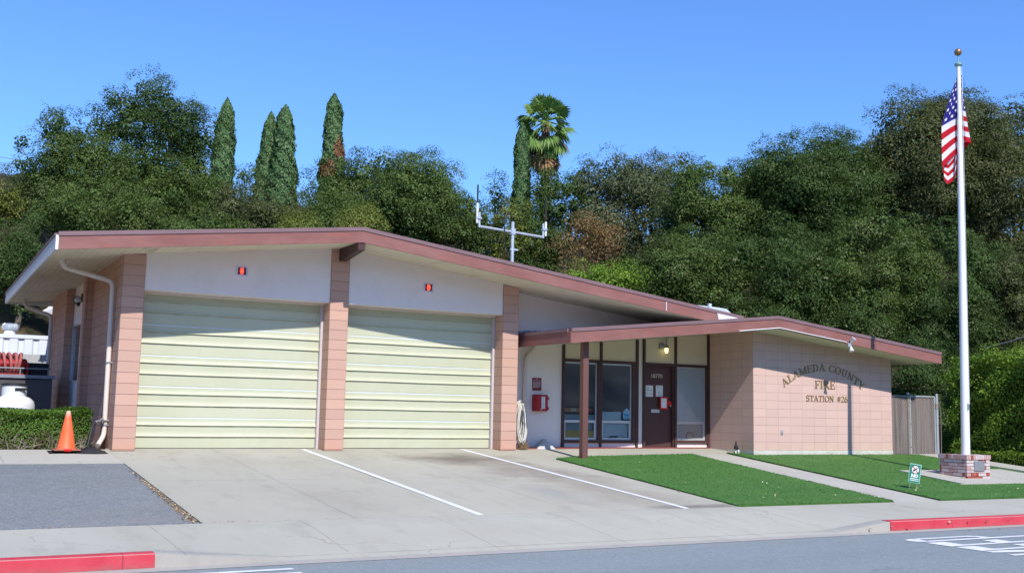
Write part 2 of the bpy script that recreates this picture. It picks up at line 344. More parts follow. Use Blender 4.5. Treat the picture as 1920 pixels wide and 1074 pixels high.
def asphalt_mat(name, c1, c2, light, scale=1.0, dusty=None):
    n = N(name); x, y, z = n.sep(n.pos)
    col = n.mix(n.ramp(n.noise(0.5*scale, 5, 0.6, n.scale(n.pos, (0.35, 1.5, 1))), 0.3, 0.7), c1, c2)
    vor = n.t.nodes.new('ShaderNodeTexVoronoi'); vor.inputs['Scale'].default_value = 70 if scale == 1.0 else 58; n.link(n.pos, vor.inputs['Vector'])
    ag = n.sep(vor.outputs['Color'])[0]
    col = n.mix(n.math('MULTIPLY', n.ramp(ag, 0.6, 1.0), 0.6), col, light)
    col = n.mix(n.math('MULTIPLY', n.ramp(n.noise(9, 5, 0.7), 0.45, 0.7), 0.25), col, tuple(q*0.6 for q in c1))
    if dusty: col = n.mix(n.math('MULTIPLY', n.ramp(n.noise(0.6, 5, 0.62, n.scale(n.pos, (0.6, 1.4, 1))), 0.52, 0.72), 0.4), col, dusty)
    if scale == 1.0:
        wh = n.ramp(n.noise(0.35, 4, 0.6, n.scale(n.pos, (0.12, 1.0, 1))), 0.5, 0.7); col = n.mix(n.math('MULTIPLY', wh, 0.22), col, tuple(q*0.62 for q in c1))
        vo = n.t.nodes.new('ShaderNodeTexVoronoi'); vo.feature = 'DISTANCE_TO_EDGE'; vo.inputs['Scale'].default_value = 0.22; dn = n.t.nodes.new('ShaderNodeTexNoise'); dn.inputs['Scale'].default_value = 0.9; dn.inputs['Detail'].default_value = 6; n.link(n.pos, dn.inputs['Vector'])
        dv = n.t.nodes.new('ShaderNodeVectorMath'); dv.operation = 'ADD'; n.link(n.pos, dv.inputs[0]); n.link(dn.outputs['Color'], dv.inputs[1]); n.link(dv.outputs[0], vo.inputs['Vector'])
        cr_ = n.math('MULTIPLY', n.math('SUBTRACT', 1.0, n.ramp(vo.outputs['Distance'], 0.001, 0.006)), n.ramp(n.noise(0.3, 2), 0.50, 0.56)); col = n.mix(n.math('MULTIPLY', cr_, 0.5), col, tuple(q*0.4 for q in c1))
        ed = n.math('MULTIPLY', n.ramp(y, -10.5, -9.8), n.ramp(n.noise(3, 5, 0.7), 0.4, 0.7)); col = n.mix(n.math('MULTIPLY', ed, 0.5), col, (0.28, 0.26, 0.225))
    return n.fin(col, 0.85, n.bump(n.math('ADD', ag, n.noise(60, 3)), 0.5, 0.006), 0.25)
m_road = asphalt_mat('road_asphalt', (0.190, 0.222, 0.232), (0.225, 0.257, 0.268), (0.36, 0.39, 0.40))
m_patch = asphalt_mat('old_asphalt', (0.142, 0.158, 0.163), (0.185, 0.198, 0.202), (0.36, 0.37, 0.365), 1.5, (0.24, 0.22, 0.19))
m_linepaint = mottled('white_line_paint', (0.74, 0.75, 0.77), (0.64, 0.65, 0.67), 5, 0.7, 0.2, 90, 0.2, dirt=(0.42, 0.42, 0.42), dirt_scale=6)
def kerb_mat():
    n = N('red_kerb_paint'); x, y, z = n.sep(n.pos)
    col = n.mix(n.ramp(n.noise(2.5, 5, 0.6), 0.35, 0.7), (0.48, 0.035, 0.055), (0.54, 0.065, 0.085))
    col = n.mix(n.math('MULTIPLY', n.ramp(n.noise(7, 5, 0.7, n.scale(n.pos, (0.3, 1, 1))), 0.5, 0.7), 0.55), col, (0.32, 0.07, 0.085))
    sc = n.ramp(n.noise(4.5, 6, 0.75, n.scale(n.pos, (0.35, 1, 2))), 0.66, 0.70); col = n.mix(n.math('MULTIPLY', sc, 0.7), col, (0.33, 0.30, 0.28))
    fx = n.math('FRACT', n.math('DIVIDE', n.math('SUBTRACT', x, 0.2), 3.05)); sm = n.line(fx, 0.5, 0.003, 0.003); col = n.mix(n.math('MULTIPLY', sm, 0.8), col, (0.10, 0.03, 0.03))
    col = n.mix(n.math('MULTIPLY', n.math('MULTIPLY', n.math('SUBTRACT', 1.0, n.ramp(n.math('ADD', z, n.math('MULTIPLY', x, 0.0035)), -0.79, -0.71)), n.ramp(n.noise(6, 4, 0.7), 0.35, 0.65)), 0.7), col, (0.26, 0.13, 0.12))
    f = n.noise(35, 4, 0.7); return n.fin(col, 0.6, n.bump(f, 0.4, 0.01), 0.3)
m_kerbred = kerb_mat()
m_mulch = mottled('red_mulch', (0.20, 0.055, 0.045), (0.28, 0.09, 0.07), 20, 0.9, 0.8, 60, 0.1)

def turf_mat():
    n = N('artificial_turf')
    col = n.mix(n.ramp(n.noise(1.1, 5, 0.6, n.scale(n.pos, (0.5, 1.6, 1))), 0.3, 0.7), (0.057, 0.152, 0.028), (0.086, 0.198, 0.040))
    f = n.noise(120, 3, 0.7); col = n.mix(n.math('MULTIPLY', f, 0.5), col, (0.03, 0.10, 0.018))
    col = n.mix(n.math('MULTIPLY', n.ramp(n.noise(22, 3, 0.6), 0.55, 0.7), 0.3), col, (0.12, 0.25, 0.06))
    col = n.mix(n.math('MULTIPLY', n.ramp(n.noise(0.8, 5, 0.65), 0.52, 0.75), 0.35), col, (0.125, 0.205, 0.055))
    return n.fin(col, 0.75, n.bump(n.math('ADD', f, n.noise(35, 3)), 0.7, 0.02), 0.25)
m_turf = turf_mat()
def soil_mat():
    n = N('dry_hillside'); col = n.mix(n.ramp(n.noise(0.7, 6, 0.65), 0.35, 0.65), (0.36, 0.26, 0.13), (0.20, 0.14, 0.07))
    col = n.mix(n.ramp(n.noise(0.25, 5), 0.5, 0.65), col, (0.10, 0.10, 0.04))
    x, y, z = n.sep(n.pos); edge = n.math('ADD', n.math('ADD', x, n.math('MULTIPLY', y, 0.5)), n.math('MULTIPLY', n.noise(0.6, 3), 5.0))
    col = n.mix(n.ramp(edge, 11.0, 14.0), col, (0.050, 0.045, 0.024))  # dark leaf litter under the trees, toned so gaps between crowns read as shade
    f = n.noise(14, 5, 0.75); col = n.mix(n.math('MULTIPLY', n.ramp(f, 0.5, 0.7), 0.6), col, (0.10, 0.07, 0.04))
    return n.fin(col, 0.95, n.bump(f, 0.9, 0.15), 0.1)
m_soil = soil_mat()

def leaf_mat(name, c1, c2, c3=None, trans=0.22, tint_scale=0.35, spec=0.18):
    n = N(name); a = n.t.nodes.new('ShaderNodeAttribute'); a.attribute_name = 'rnd'; r = a.outputs['Fac']
    col = n.mix(r, c1, c2)
    col = n.mix(n.math('MULTIPLY', n.ramp(n.noise(tint_scale, 3), 0.38, 0.66), 0.6), col, c2)
    if c3: col = n.mix(n.math('MULTIPLY', n.math('GREATER_THAN', r, 0.985), 0.6), col, c3)
    n.fin(col, 0.5, None, spec)
    tr = n.t.nodes.new('ShaderNodeBsdfTranslucent'); n.val(tr.inputs['Color'], n.mix(0.5, col, (0.16, 0.24, 0.04)))
    mx = n.t.nodes.new('ShaderNodeMixShader'); mx.inputs[0].default_value = trans
    n.link(n.b.outputs[0], mx.inputs[1]); n.link(tr.outputs[0], mx.inputs[2]); n.link(mx.outputs[0], n.out.inputs['Surface'])
    return n.m
m_bark = mottled('oak_bark', (0.11, 0.085, 0.065), (0.18, 0.15, 0.12), 4, 0.95, 0.8, 25, 0.1)

def glass_mat():
    n = N('window_glass'); g = n.t.nodes.new('ShaderNodeBsdfGlossy'); g.inputs['Roughness'].default_value = 0.01
    g.inputs['Color'].default_value = (0.95, 0.97, 1, 1)
    tr = n.t.nodes.new('ShaderNodeBsdfTransparent'); tr.inputs['Color'].default_value = (0.92, 0.95, 0.95, 1)
    fr = n.t.nodes.new('ShaderNodeFresnel'); fr.inputs['IOR'].default_value = 1.5
    k = n.math('ADD', 0.06, n.math('MULTIPLY', fr.outputs[0], 1.3), clamp=True)
    mx = n.t.nodes.new('ShaderNodeMixShader'); n.link(k, mx.inputs[0])
    n.link(tr.outputs[0], mx.inputs[1]); n.link(g.outputs[0], mx.inputs[2]); n.link(mx.outputs[0], n.out.inputs['Surface'])
    return n.m
m_glass = glass_mat()
def emit_mat(name, c, strength, base):
    n = N(name); n.fin(base, 0.3, None, 0.5); n.b.inputs['Emission Color'].default_value = (*c, 1); n.b.inputs['Emission Strength'].default_value = strength
    return n.m

# ------------------------------------------------------------------ ground
def fall(x, y):                                              # the street drops slightly to the right
    return -0.0035*max(0.0, x)*min(1.0, max(0.0, -y-1.0)/6.5)
KY = -9.60                                                   # kerb face
def ramp01(x, a, b): return min(1.0, max(0.0, (x-a)/(b-a)))
def apron(x): return ramp01(x, -1.0, 0.35)*(1-ramp01(x, 8.35, 9.5))
def G(x, y):
    if y >= 0: z = -0.03+0.03*min(1.0, y/0.45)
    elif y > -7.55: z = -0.03+0.0722*y
    else:
        t = min(1.0, (-7.55-y)/2.05); side = -0.575-0.06*t
        low = -0.575-0.06*t-0.135*ramp01(t, 0.25, 1.0)
        z = side+(low-side)*apron(x)
    return z+fall(x, y)
def hill(x, y):
    s = max(y-15.0, 0.6*(y-13.0)+0.72*(x-33.0), 0.5*(y-15)-0.7*(x+24))
    h = 0.0
    if s > 0: h = 0.50*min(s, 26)+0.12*max(0, s-26)
    b = -(y+46.0)
    if b > 0: h += min(0.5*b, 14)
    return h
def sheet(name, poly, dz, mat, kind='structure', cuts_y=(0.0, 0.45, -7.55), cuts_x=(0.0,), skirt=0.12, sub=None):
    bm = bmesh.new(); bm.faces.new([bm.verts.new((a, b, 0)) for a, b in poly])
    ys = list(cuts_y); xs = list(cuts_x)
    if sub:
        x0, x1 = min(p[0] for p in poly), max(p[0] for p in poly); y0, y1 = min(p[1] for p in poly), max(p[1] for p in poly)
        xs += list(np.arange(math.ceil(x0/sub)*sub, x1, sub)); ys += list(np.arange(math.ceil(y0/sub)*sub, y1, sub))
    for c in ys: bmesh.ops.bisect_plane(bm, geom=bm.verts[:]+bm.edges[:]+bm.faces[:], plane_co=(0, c, 0), plane_no=(0, 1, 0))
    for c in xs: bmesh.ops.bisect_plane(bm, geom=bm.verts[:]+bm.edges[:]+bm.faces[:], plane_co=(c, 0, 0), plane_no=(1, 0, 0))
    bmesh.ops.recalc_face_normals(bm, faces=bm.faces)
    for f in bm.faces:
        if f.normal.z < 0: f.normal_flip()
    for v in bm.verts: v.co.z = G(v.co.x, v.co.y)+dz
    ed = [e for e in bm.edges if e.is_boundary]
    r = bmesh.ops.extrude_edge_only(bm, edges=ed)
    for v in [g for g in r['geom'] if isinstance(g, bmesh.types.BMVert)]: v.co.z -= skirt
    me = bpy.data.meshes.new(name); bm.to_mesh(me); bm.free(); me.materials.append(mat)
    o = bpy.data.objects.new(name, me); COL.objects.link(o); return tag(o, kind=kind)
def gridmesh(name, xs, ys, fz, mat, kind='structure', smooth=False):
    vs = [(x, y, fz(x, y)) for y in ys for x in xs]; nx = len(xs); fs = []
    for j in range(len(ys)-1):
        for i in range(nx-1): fs.append((j*nx+i, j*nx+i+1, (j+1)*nx+i+1, (j+1)*nx+i))
    me = bpy.data.meshes.new(name); me.from_pydata(vs, [], fs); me.materials.append(mat)
    if smooth: me.polygons.foreach_set('use_smooth', [True]*len(me.polygons))
    o = bpy.data.objects.new(name, me); COL.objects.link(o); return tag(o, kind=kind)

rng0 = np.random.default_rng(5)
gx = np.concatenate([np.linspace(-260, -45, 20), np.linspace(-40, 110, 151), np.linspace(118, 320, 20)])
gy = np.concatenate([np.linspace(-260, -60, 14), np.linspace(-55, 70, 126), np.linspace(76, 320, 20)])
_bump = {}
def terrain(x, y):
    h = hill(x, y); w = min(1.0, h/1.5)
    z = h+w*(0.35*math.sin(x*0.9+y*0.4)+0.25*math.sin(x*0.37-y*0.83+2)+0.2*math.sin(1.9*x+1.3*y))
    if h <= 0:
        if y > 0.3: z = -0.09
        elif y > -9.9: z = -1.1 if y < -6 else -0.09+0.0722*min(0, y)-0.16
        else: z = -1.1
        z += min(0, fall(x, y))
    return z
gy_front = gy[gy >= -40]; gy_back = np.concatenate([gy[gy < -40], gy_front[:1]])
gridmesh('ground', gx, gy_front, terrain, m_soil, smooth=True)
m_farhill = mottled('dark_wooded_hill', (0.075, 0.08, 0.075), (0.13, 0.125, 0.115), 0.15, 0.95, 0.5, 3, 0.1)
gridmesh('opposite_hill', gx, gy_back, terrain, m_farhill, smooth=True)
RZ = -0.775
def road_z(x): return RZ-0.0035*max(0.0, x)
def flat(name, poly, dz, mat, skirt=0.0, cuts=(0.0,)):
    """sheet lying on the road plane"""
    bm = bmesh.new(); bm.faces.new([bm.verts.new((a, b, 0)) for a, b in poly])
    for c in cuts: bmesh.ops.bisect_plane(bm, geom=bm.verts[:]+bm.edges[:]+bm.faces[:], plane_co=(c, 0, 0), plane_no=(1, 0, 0))
    bmesh.ops.recalc_face_normals(bm, faces=bm.faces)
    for f in bm.faces:
        if f.normal.z < 0: f.normal_flip()
    for v in bm.verts: v.co.z = road_z(v.co.x)+dz
    me = bpy.data.meshes.new(name); bm.to_mesh(me); bm.free(); me.materials.append(mat)
    o = bpy.data.objects.new(name, me); COL.objects.link(o); return tag(o, kind='structure')
flat('road', [(-120, -26), (140, -26), (140, -9.66), (-120, -9.66)], 0.0, m_road)
flat('gutter', [(-60, -9.92), (9.4, -9.86), (60, -9.80), (60, -9.60), (-60, -9.60)], 0.004, m_gutter, cuts=(0.0, 9.4))
flat('far_sidewalk', [(-120, -34), (140, -34), (140, -25.9), (-120, -25.9)], 0.12, m_walk)

# sidewalk with its dropped driveway apron, and the kerb face below it
sxs = np.concatenate([np.arange(-60, -2, 2.0), np.arange(-1.6, 11, 0.2), np.arange(11.5, 61, 1.5)])
sys_ = list(np.linspace(-9.60, -7.565, 12))
def swz(x, y): return G(x, y)
sw = gridmesh('sidewalk', sxs, sys_, swz, m_walk)
kb = MB()
for i in range(len(sxs)-1):
    a, b = sxs[i], sxs[i+1]
    kb.add([(a, KY, road_z(a)-0.03), (b, KY, road_z(b)-0.03), (b, KY, G(b, KY)), (a, KY, G(a, KY))], [(0, 1, 2, 3)])
tag(kb.build('kerb', m_gutter), kind='structure')
def red_kerb(x0, x1, n):
    m = MB(); xs = np.linspace(x0, x1, n)
    prof = []
    for x in xs:
        zt = G(x, KY+0.02)+0.006; zb = road_z(x)+0.006
        prof.append([(x, KY+0.155, zt-0.03), (x, KY+0.155, zt), (x, KY+0.015, zt), (x, KY-0.012, zt-0.02), (x, KY-0.022, zb), (x, KY+0.02, zb)])
    vs = [q for p in prof for q in p]; fs = []
    for i in range(n-1):
        for k in range(5): fs.append((i*6+k, i*6+k+1, (i+1)*6+k+1, (i+1)*6+k))
    fs += [tuple(range(6)), tuple(range((n-1)*6, n*6))[::-1]]
    return tag(m.add(vs, fs).build('red_kerb', m_kerbred), kind='structure')
red_kerb(-40, -1.02, 30); red_kerb(9.52, 55, 30)

# driveway, old asphalt, paths and lawns
sheet('driveway', [(-0.08, -7.55), (8.42, -7.55), (8.66, -1.5), (9.4, -1.18), (12.9, -0.80), (14.13, -0.60), (14.64, -0.60), (14.66, 0.62), (8.59, 0.62), (8.59, 0.46), (-0.05, 0.46), (-0.06, -1.72)], 0.0, m_drive)
sheet('side_apron', [(-9.0, -1.68), (-0.062, -1.74), (-0.055, 0.30), (-9.0, 0.1)], 0.0, m_path)
sheet('asphalt_patch', [(-12.0, -7.56), (-0.10, -7.56), (-0.075, -1.76), (-12.0, -1.70)], -0.006, m_patch)
sheet('front_path', [(12.04, -7.55), (13.22, -7.55), (14.15, -0.615), (12.92, -0.815)], -0.004, m_path)
lawnA = [(8.43, -7.50), (12.02, -7.52), (12.90, -0.84), (9.42, -1.22), (8.69, -1.53)]
lawnB = [(13.24, -7.53), (19.9, -7.53), (20.45, -1.12), (19.54, -1.10), (14.60, -1.09), (14.60, -0.63), (14.17, -0.63)]
tag(sheet('lawn', lawnA, 0.022, m_turf, 'stuff', skirt=0.15), 'bright green artificial turf beside the driveway', None)
tag(sheet('lawn', lawnB, 0.022, m_turf, 'stuff', skirt=0.15), 'bright green artificial turf below the lettered block wall', None)
sheet('flagpole_pad', [(16.35, -3.95), (15.95, -5.95), (19.85, -5.95), (19.9, -3.95)], 0.034, m_path)
sheet('gate_path', [(20.25, -1.0), (21.5, -1.0), (21.5, -7.5), (20.6, -7.5), (20.47, -3.0)], 0.02, m_path)
# fringe of turf blades along the lawn edges and over the sheet
def blades(poly, n, h, seed, name, label):
    r = np.random.default_rng(seed); P = np.array(poly)
    x0, y0 = P.min(0); x1, y1 = P.max(0); pts = []
    def inside(x, y):
        c = False; j = len(poly)-1
        for i in range(len(poly)):
            (xi, yi), (xj, yj) = poly[i], poly[j]
            if (yi > y) != (yj > y) and x < (xj-xi)*(y-yi)/(yj-yi)+xi: c = not c
            j = i
        return c
    while len(pts) < n:
        x, y = r.uniform(x0, x1), r.uniform(y0, y1)
        if inside(x, y): pts.append((x, y))
    for i in range(len(poly)):
        a, b = P[i], P[(i+1) % len(poly)]; k = int(np.linalg.norm(b-a)*70)
        for t in r.uniform(0, 1, k): pts.append(tuple(a+(b-a)*t+r.normal(0, 0.008, 2)))
    vs = np.zeros((len(pts), 3, 3)); 
    for i, (x, y) in enumerate(pts):
        a = r.uniform(0, 6.28); w = 0.008; hh = h*r.uniform(0.5, 1.2); z = G(x, y)+0.02
        dx, dy = math.cos(a)*w, math.sin(a)*w
        vs[i] = [(x-dx, y-dy, z), (x+dx, y+dy, z), (x+r.normal(0, 0.014), y+r.normal(0, 0.014), z+hh)]
    me = bpy.data.meshes.new(name); me.from_pydata(vs.reshape(-1, 3).tolist(), [], [(3*i, 3*i+1, 3*i+2) for i in range(len(pts))])
    me.materials.append(m_blade); o = bpy.data.objects.new(name, me); COL.objects.link(o)
    return tag(o, label, None, None, 'stuff')
m_blade = mottled('turf_blades', (0.045, 0.15, 0.028), (0.085, 0.22, 0.05), 2.0, 0.6, 0, 150, 0.3)
blades(lawnA, 5000, 0.022, 1, 'turf_blades', 'short blades of the turf beside the driveway')
blades(lawnB, 7000, 0.022, 2, 'turf_blades', 'short blades of the turf below the lettered wall')
def litter(spots, name, label, mats, seed, size):
    r = np.random.default_rng(seed); m = MB()
    for x, y, dz in spots:
        a = r.uniform(0, 6.28); s = size*r.uniform(0.5, 1.3); z = G(x, y)+dz
        u = Vector((math.cos(a), math.sin(a), r.normal(0, .25)))*s; v = Vector((-math.sin(a), math.cos(a), r.normal(0, .25)))*s*0.55
        c = Vector((x, y, z)); m.m = int(r.integers(0, len(mats)))
        m.add([c-u, c-v, c+u, c+v+Vector((0, 0, s*.4))], [(0, 1, 2, 3)])
    return tag(m.build(name, mats), label, None, None, 'stuff')
m_lf1, m_lf2, m_lf3 = plain('dry_leaf_tan', (0.55, 0.45, 0.24), 0.7), plain('dry_leaf_brown', (0.30, 0.17, 0.08), 0.7), plain('dry_leaf_pale', (0.66, 0.62, 0.44), 0.7)
r = np.random.default_rng(11)
litter([(10.2+2.0*r.normal(), -7.42+abs(r.normal())*0.9, 0.05) for _ in range(46)]+[(r.uniform(9, 12), r.uniform(-7.2, -2), 0.05) for _ in range(22)], 'fallen_leaves', 'pale dry leaves strewn on the turf beside the driveway', [m_lf1, m_lf3], 3, 0.020)
litter([(r.uniform(13.6, 19), -7.4+abs(r.normal())*1.2, 0.05) for _ in range(46)], 'fallen_leaves', 'pale dry leaves strewn on the turf below the lettered wall', [m_lf1, m_lf3], 4, 0.020)
litter([(-0.12+r.normal()*0.02-0.055*abs(r.normal())*t, -2.6-4.9*t, 0.006) for t in r.uniform(0, 1, 900)**0.6]+[(-0.5+r.normal()*0.9, -7.52+r.normal()*0.02, 0.008) for _ in range(60)], 'fallen_leaves', 'brown leaf litter along the edge of the old asphalt', [m_lf1, m_lf2, m_lf2], 5, 0.014)
litter([(r.uniform(0, 15), KY-abs(r.normal())*0.12-0.02, -0.04) for _ in range(40)], 'fallen_leaves', 'a few leaves lying in the gutter', [m_lf1, m_lf2], 6, 0.03)

# painted lines
for (xa, xb), wd in (((3.74, 3.72), 0.105), ((7.36, 7.35), 0.10)):
    bm_poly = [(xa-wd/2, 0.30), (xb-wd/2, -7.54), (xb+wd/2, -7.54), (xa+wd/2, 0.30)]
    sheet('painted_line', bm_poly, 0.005, m_linepaint, skirt=0.0045)
def road_letter(strokes, y0):
    """strokes in letter space: u 0..1 up the letter (towards -X), v across; letters read by a driver heading along -X"""
    out = []
    for poly in strokes: out.append([(11.25-2.5*u, y0+v) for u, v in poly])
    return out
def bar(u0, u1, v0, v1): return [(u0, v0), (u1, v0), (u1, v1), (u0, v1)]
S_, T_ = 0.10, 0.15
LET = {'E': [bar(0, 1, 0, S_), bar(1-T_, 1, S_, 0.40), bar(0.44, 0.57, S_, 0.34), bar(0, T_, S_, 0.40)],
       'K': [bar(0, 1, 0, S_), [(0.40, S_), (0.58, S_), (1.0, 0.30), (1.0, 0.42), (0.86, 0.42)], [(0.47, 0.16), (0.60, 0.20), (0.14, 0.42), (0, 0.42), (0, 0.34)]],
       'P': [bar(0, 0.93, 0, S_), [(0.93, 0), (1, 0.06), (1.02, 0.17), (1, 0.28), (0.93, 0.34), (0.90, 0.24), (0.91, 0.17), (0.90, S_)], bar(0.52, 0.90, 0.25, 0.34), [(0.38, S_), (0.45, S_), (0.45, 0.20), (0.52, 0.25), (0.52, 0.34), (0.44, 0.33), (0.39, 0.24)]],
       'C': [bar(0.12, 0.88, 0, S_), bar(0.88, 1, 0.02, 0.36), bar(0, 0.12, 0.02, 0.36), bar(0.7, 0.88, 0.28, 0.38), bar(0.12, 0.3, 0.28, 0.38)],
       'L': [bar(0, 1, 0, S_), bar(0, T_, S_, 0.38)],
       'A': [bar(0, 0.85, 0, S_), bar(0, 0.85, 0.29, 0.39), bar(0.85, 1, 0.04, 0.35), bar(0.35, 0.47, S_, 0.29)],
       'R': [bar(0, 0.9, 0, S_), bar(0.9, 1, 0, 0.34), bar(0.55, 0.9, 0.28, 0.38), bar(0.45, 0.55, S_, 0.34), bar(0, 0.45, 0.28, 0.38)]}
def road_word(word, xbase, ylast, pitch=0.465):
    m = MB()
    for k, ch in enumerate(word):
        y0 = ylast-(len(word)-1-k)*pitch
        for poly in LET[ch]:
            q = [(xbase-2.5*u, y0+v) for u, v in poly]
            m.add([(a, b, road_z(a)+0.006) for a, b in q], [tuple(range(len(q)))])
    o = m.build('road_lettering', m_linepaint); return tag(o, kind='structure')
road_word('KEEP', 11.25, -10.79)
road_word('CLEAR', 0.22, -10.50)

# ------------------------------------------------------------------ fire station
RX, RZ1, SL1 = 4.34, 4.147, 0.1178           # main gable: ridge x, soffit height, slope
QX, QZ, SL2 = 14.665, 2.944, 0.1060          # low gable over the entry wing
F1, F2 = -1.10, -1.95                        # the two fascia planes
EV1, EV1R, EV2, EV2R = -1.262, 14.30, 8.78, 20.44
def s1(x): return RZ1-SL1*abs(x-RX)
def s2(x): return QZ-SL2*abs(x-QX)
B = thing('fire_station', (7.0, 4.0, 0.0), 'low pink block fire station with two pale green garage doors and brown red roof edges', 'fire station')
def pier(x0, x1, mat, ztop=None):
    return MB().prism([(x0, -0.02), (x1, -0.02), (x1, s1(x1)), ] + ([(RX, RZ1)] if x0 < RX < x1 else []) + [(x0, s1(x0))], 1, 0.0, 0.52).build('pier', mat, B, bevel=0.006)
pier(0.0, 0.4064, m_pierA); pier(4.0903, 4.4967, m_pierB); pier(8.180, 8.5864, m_pierC)
def prismX(x0, x1, y0, y1, z0, fz, name, mat, peak=None, parent=B, bevel=0.0):
    top = [(x1, fz(x1))]+([(peak, fz(peak))] if peak and x0 < peak < x1 else [])+[(x0, fz(x0))]
    return MB().prism([(x0, z0), (x1, z0)]+top, 1, y0, y1).build(name, mat, parent, bevel=bevel)
for x0, x1 in ((0.408, 4.0885), (4.4985, 8.1785)):
    prismX(x0, x1, 0.022, 0.50, 3.00, s1, 'header_panel', m_stucco, RX)
# garage doors: five sections, each with two proud ribs
def garage_door(x0, x1, dents):
    m = MB(); P = []; H = 0.595; y = 0.46
    for k in range(5):
        z = 0.012+k*H
        for a, dy in ((0.002, 0), (0.205, 0.0), (0.222, -0.022), (0.228, -0.022), (0.272, 0.0), (0.420, 0.0), (0.436, -0.022), (0.442, -0.022), (0.486, 0.0), (0.583, 0.0), (0.588, 0.006), (0.593, 0.006)):
            P.append((y+dy, z+a))
    # each rib: a ledge that overhangs the sheet below it, fading back upward
    Q = []
    for k in range(5):
        z = 0.012+k*H
        for a, dy in ((0.000, 0.0), (0.216, 0.0), (0.220, -0.030), (0.268, -0.006), (0.310, 0.0), (0.431, 0.0), (0.435, -0.030), (0.483, -0.006), (0.515, 0.0), (0.582, 0.0), (0.585, 0.005), (0.592, 0.005)):
            Q.append((y+dy, z+a))
    n = 28; xs = np.linspace(x0, x1, n); rr = np.random.default_rng(dents); vs = []; fs = []; L = len(Q)
    for x in xs:
        for (yy, zz) in Q:
            vs.append((x, yy+0.0035*math.sin(x*1.7+zz*2.1+dents)+rr.normal(0, 0.0006), zz+0.002*math.sin(x*2.3+dents)))
    for i in range(n-1):
        for j in range(L-1): fs.append((i*L+j, (i+1)*L+j, (i+1)*L+j+1, i*L+j+1))
    m.add(vs, fs); d = m.build('garage_door', m_gdoor, B)
    MB().box(x0, x1, y-0.012, y+0.03, -0.008, 0.011).build('bottom_seal', m_black, d)
    return d
tag(garage_door(0.42, 4.04, 1), 'pale green ribbed garage door on the left'); tag(garage_door(4.51, 8.13, 2), 'pale green ribbed garage door on the right')
for x in (4.035, 8.125):
    MB().box(x, x+0.052, 0.36, 0.50, -0.005, 2.955).build('door_jamb', m_jamb, B, bevel=0.004)
for x0, x1 in ((0.409, 4.088), (4.4995, 8.1775)):
    MB().box(x0, x1, 0.34, 0.52, 2.958, 2.998).build('door_head', m_pipe, B)
# side wall of the engine bay with its pilasters, window bay and rear part
zs = s1(0.0)
MB().prism([(0.0, -0.1), (0.2, -0.1), (0.2, s1(.2)), (0.0, zs)], 1, 0.522, 3.77).build('side_wall', m_sideblk, B)
def side_box(x0, x1, y0, y1, z0, z1=None): 
    return MB().prism([(x0, z0), (x1, z0), (x1, z1 if z1 else s1(x1)), (x0, z1 if z1 else s1(x0))], 1, y0, y1)
side_box(-0.16, 0.2, 3.772, 4.16, -0.1).build('pilaster', m_sideblk, B)
side_box(-0.16, 0.2, 7.16, 10.27, -0.1).build('rear_side_wall', m_sideblk, B)
side_box(0.03, 0.2, 4.162, 7.158, 2.75).build('side_panel', m_stucco, B)
side_box(0.03, 0.2, 4.162, 7.158, -0.1, 1.30).build('side_panel', m_white, B)
sw_ = side_box(0.06, 0.10, 4.162, 7.158, 1.302, 2.748).build('side_window', m_glass, B)
mm = MB()
for y0, y1 in ((4.17, 4.25), (5.60, 5.68), (7.07, 7.15)): mm.box(0.02, 0.058, y0, y1, 1.304, 2.746)
mm.box(0.022, 0.056, 4.25, 7.07, 1.304, 1.37); mm.box(0.022, 0.056, 4.25, 7.07, 2.68, 2.746)
mm.build('window_frame', m_alu, sw_)
MB().box(0.13, 0.14, 4.17, 7.15, 1.31, 2.74).build('blind', m_grey, sw_)
prismX(0.2, 14.66, 10.10, 10.27, -0.1, s1, 'rear_wall', m_stucco, RX)
MB().box(8.40, 8.56, 0.53, 10.09, -0.1, 3.6).build('inner_wall', m_stucco, B)

# entry wall (stucco) between garage and block wing
E0, E1 = 0.62, 0.80
def s1e(x): return min(s1(x), 99)
ew = MB()
def piece(x0, x1, z0, z1=None):
    ew.prism([(x0, z0), (x1, z0), (x1, z1 if z1 is not None else s1(x1)+0.05), (x0, z1 if z1 is not None else s1(x0)+0.05)], 1, E0, E1)
piece(8.59, 10.18, -0.05); piece(10.1805, 12.3395, -0.05, 0.13); piece(12.34, 12.555, -0.05); piece(13.53, 14.644, -0.05, 0.13)
piece(10.1805, 12.3395, 2.10); piece(12.5555, 13.5295, 2.085); piece(13.53, 14.644, 2.10)
ew.build('entry_wall', m_stucco, B)
cp = MB()
for x0, x1 in ((10.215, 11.224), (11.293, 12.30), (12.590, 13.508), (13.578, 14.575)):
    cp.prism([(x0, 2.125), (x1, 2.125), (x1, s2(x1)-0.02), (x0, s2(x0)-0.02)], 1, 0.600, 0.6195)
cp.build('transom_panel', m_cream, B)
tv = MB()
for x0, x1, z0, z1 in ((10.150, 10.213, 0.0, None), (11.226, 11.291, 0.13, None), (12.302, 12.378, 0.13, None), (12.525, 12.588, 0.0, None), (13.510, 13.576, 0.0, None), (14.577, 14.642, 0.0, None)):
    tv.prism([(x0, z0), (x1, z0), (x1, s2(x1)-0.015), (x0, s2(x0)-0.015)], 1, 0.565, 0.618)
for x0, x1 in ((11.236, 11.283), (12.310, 12.368)): tv.box(x0, x1, 0.570, 0.617, 0.0, 0.128)
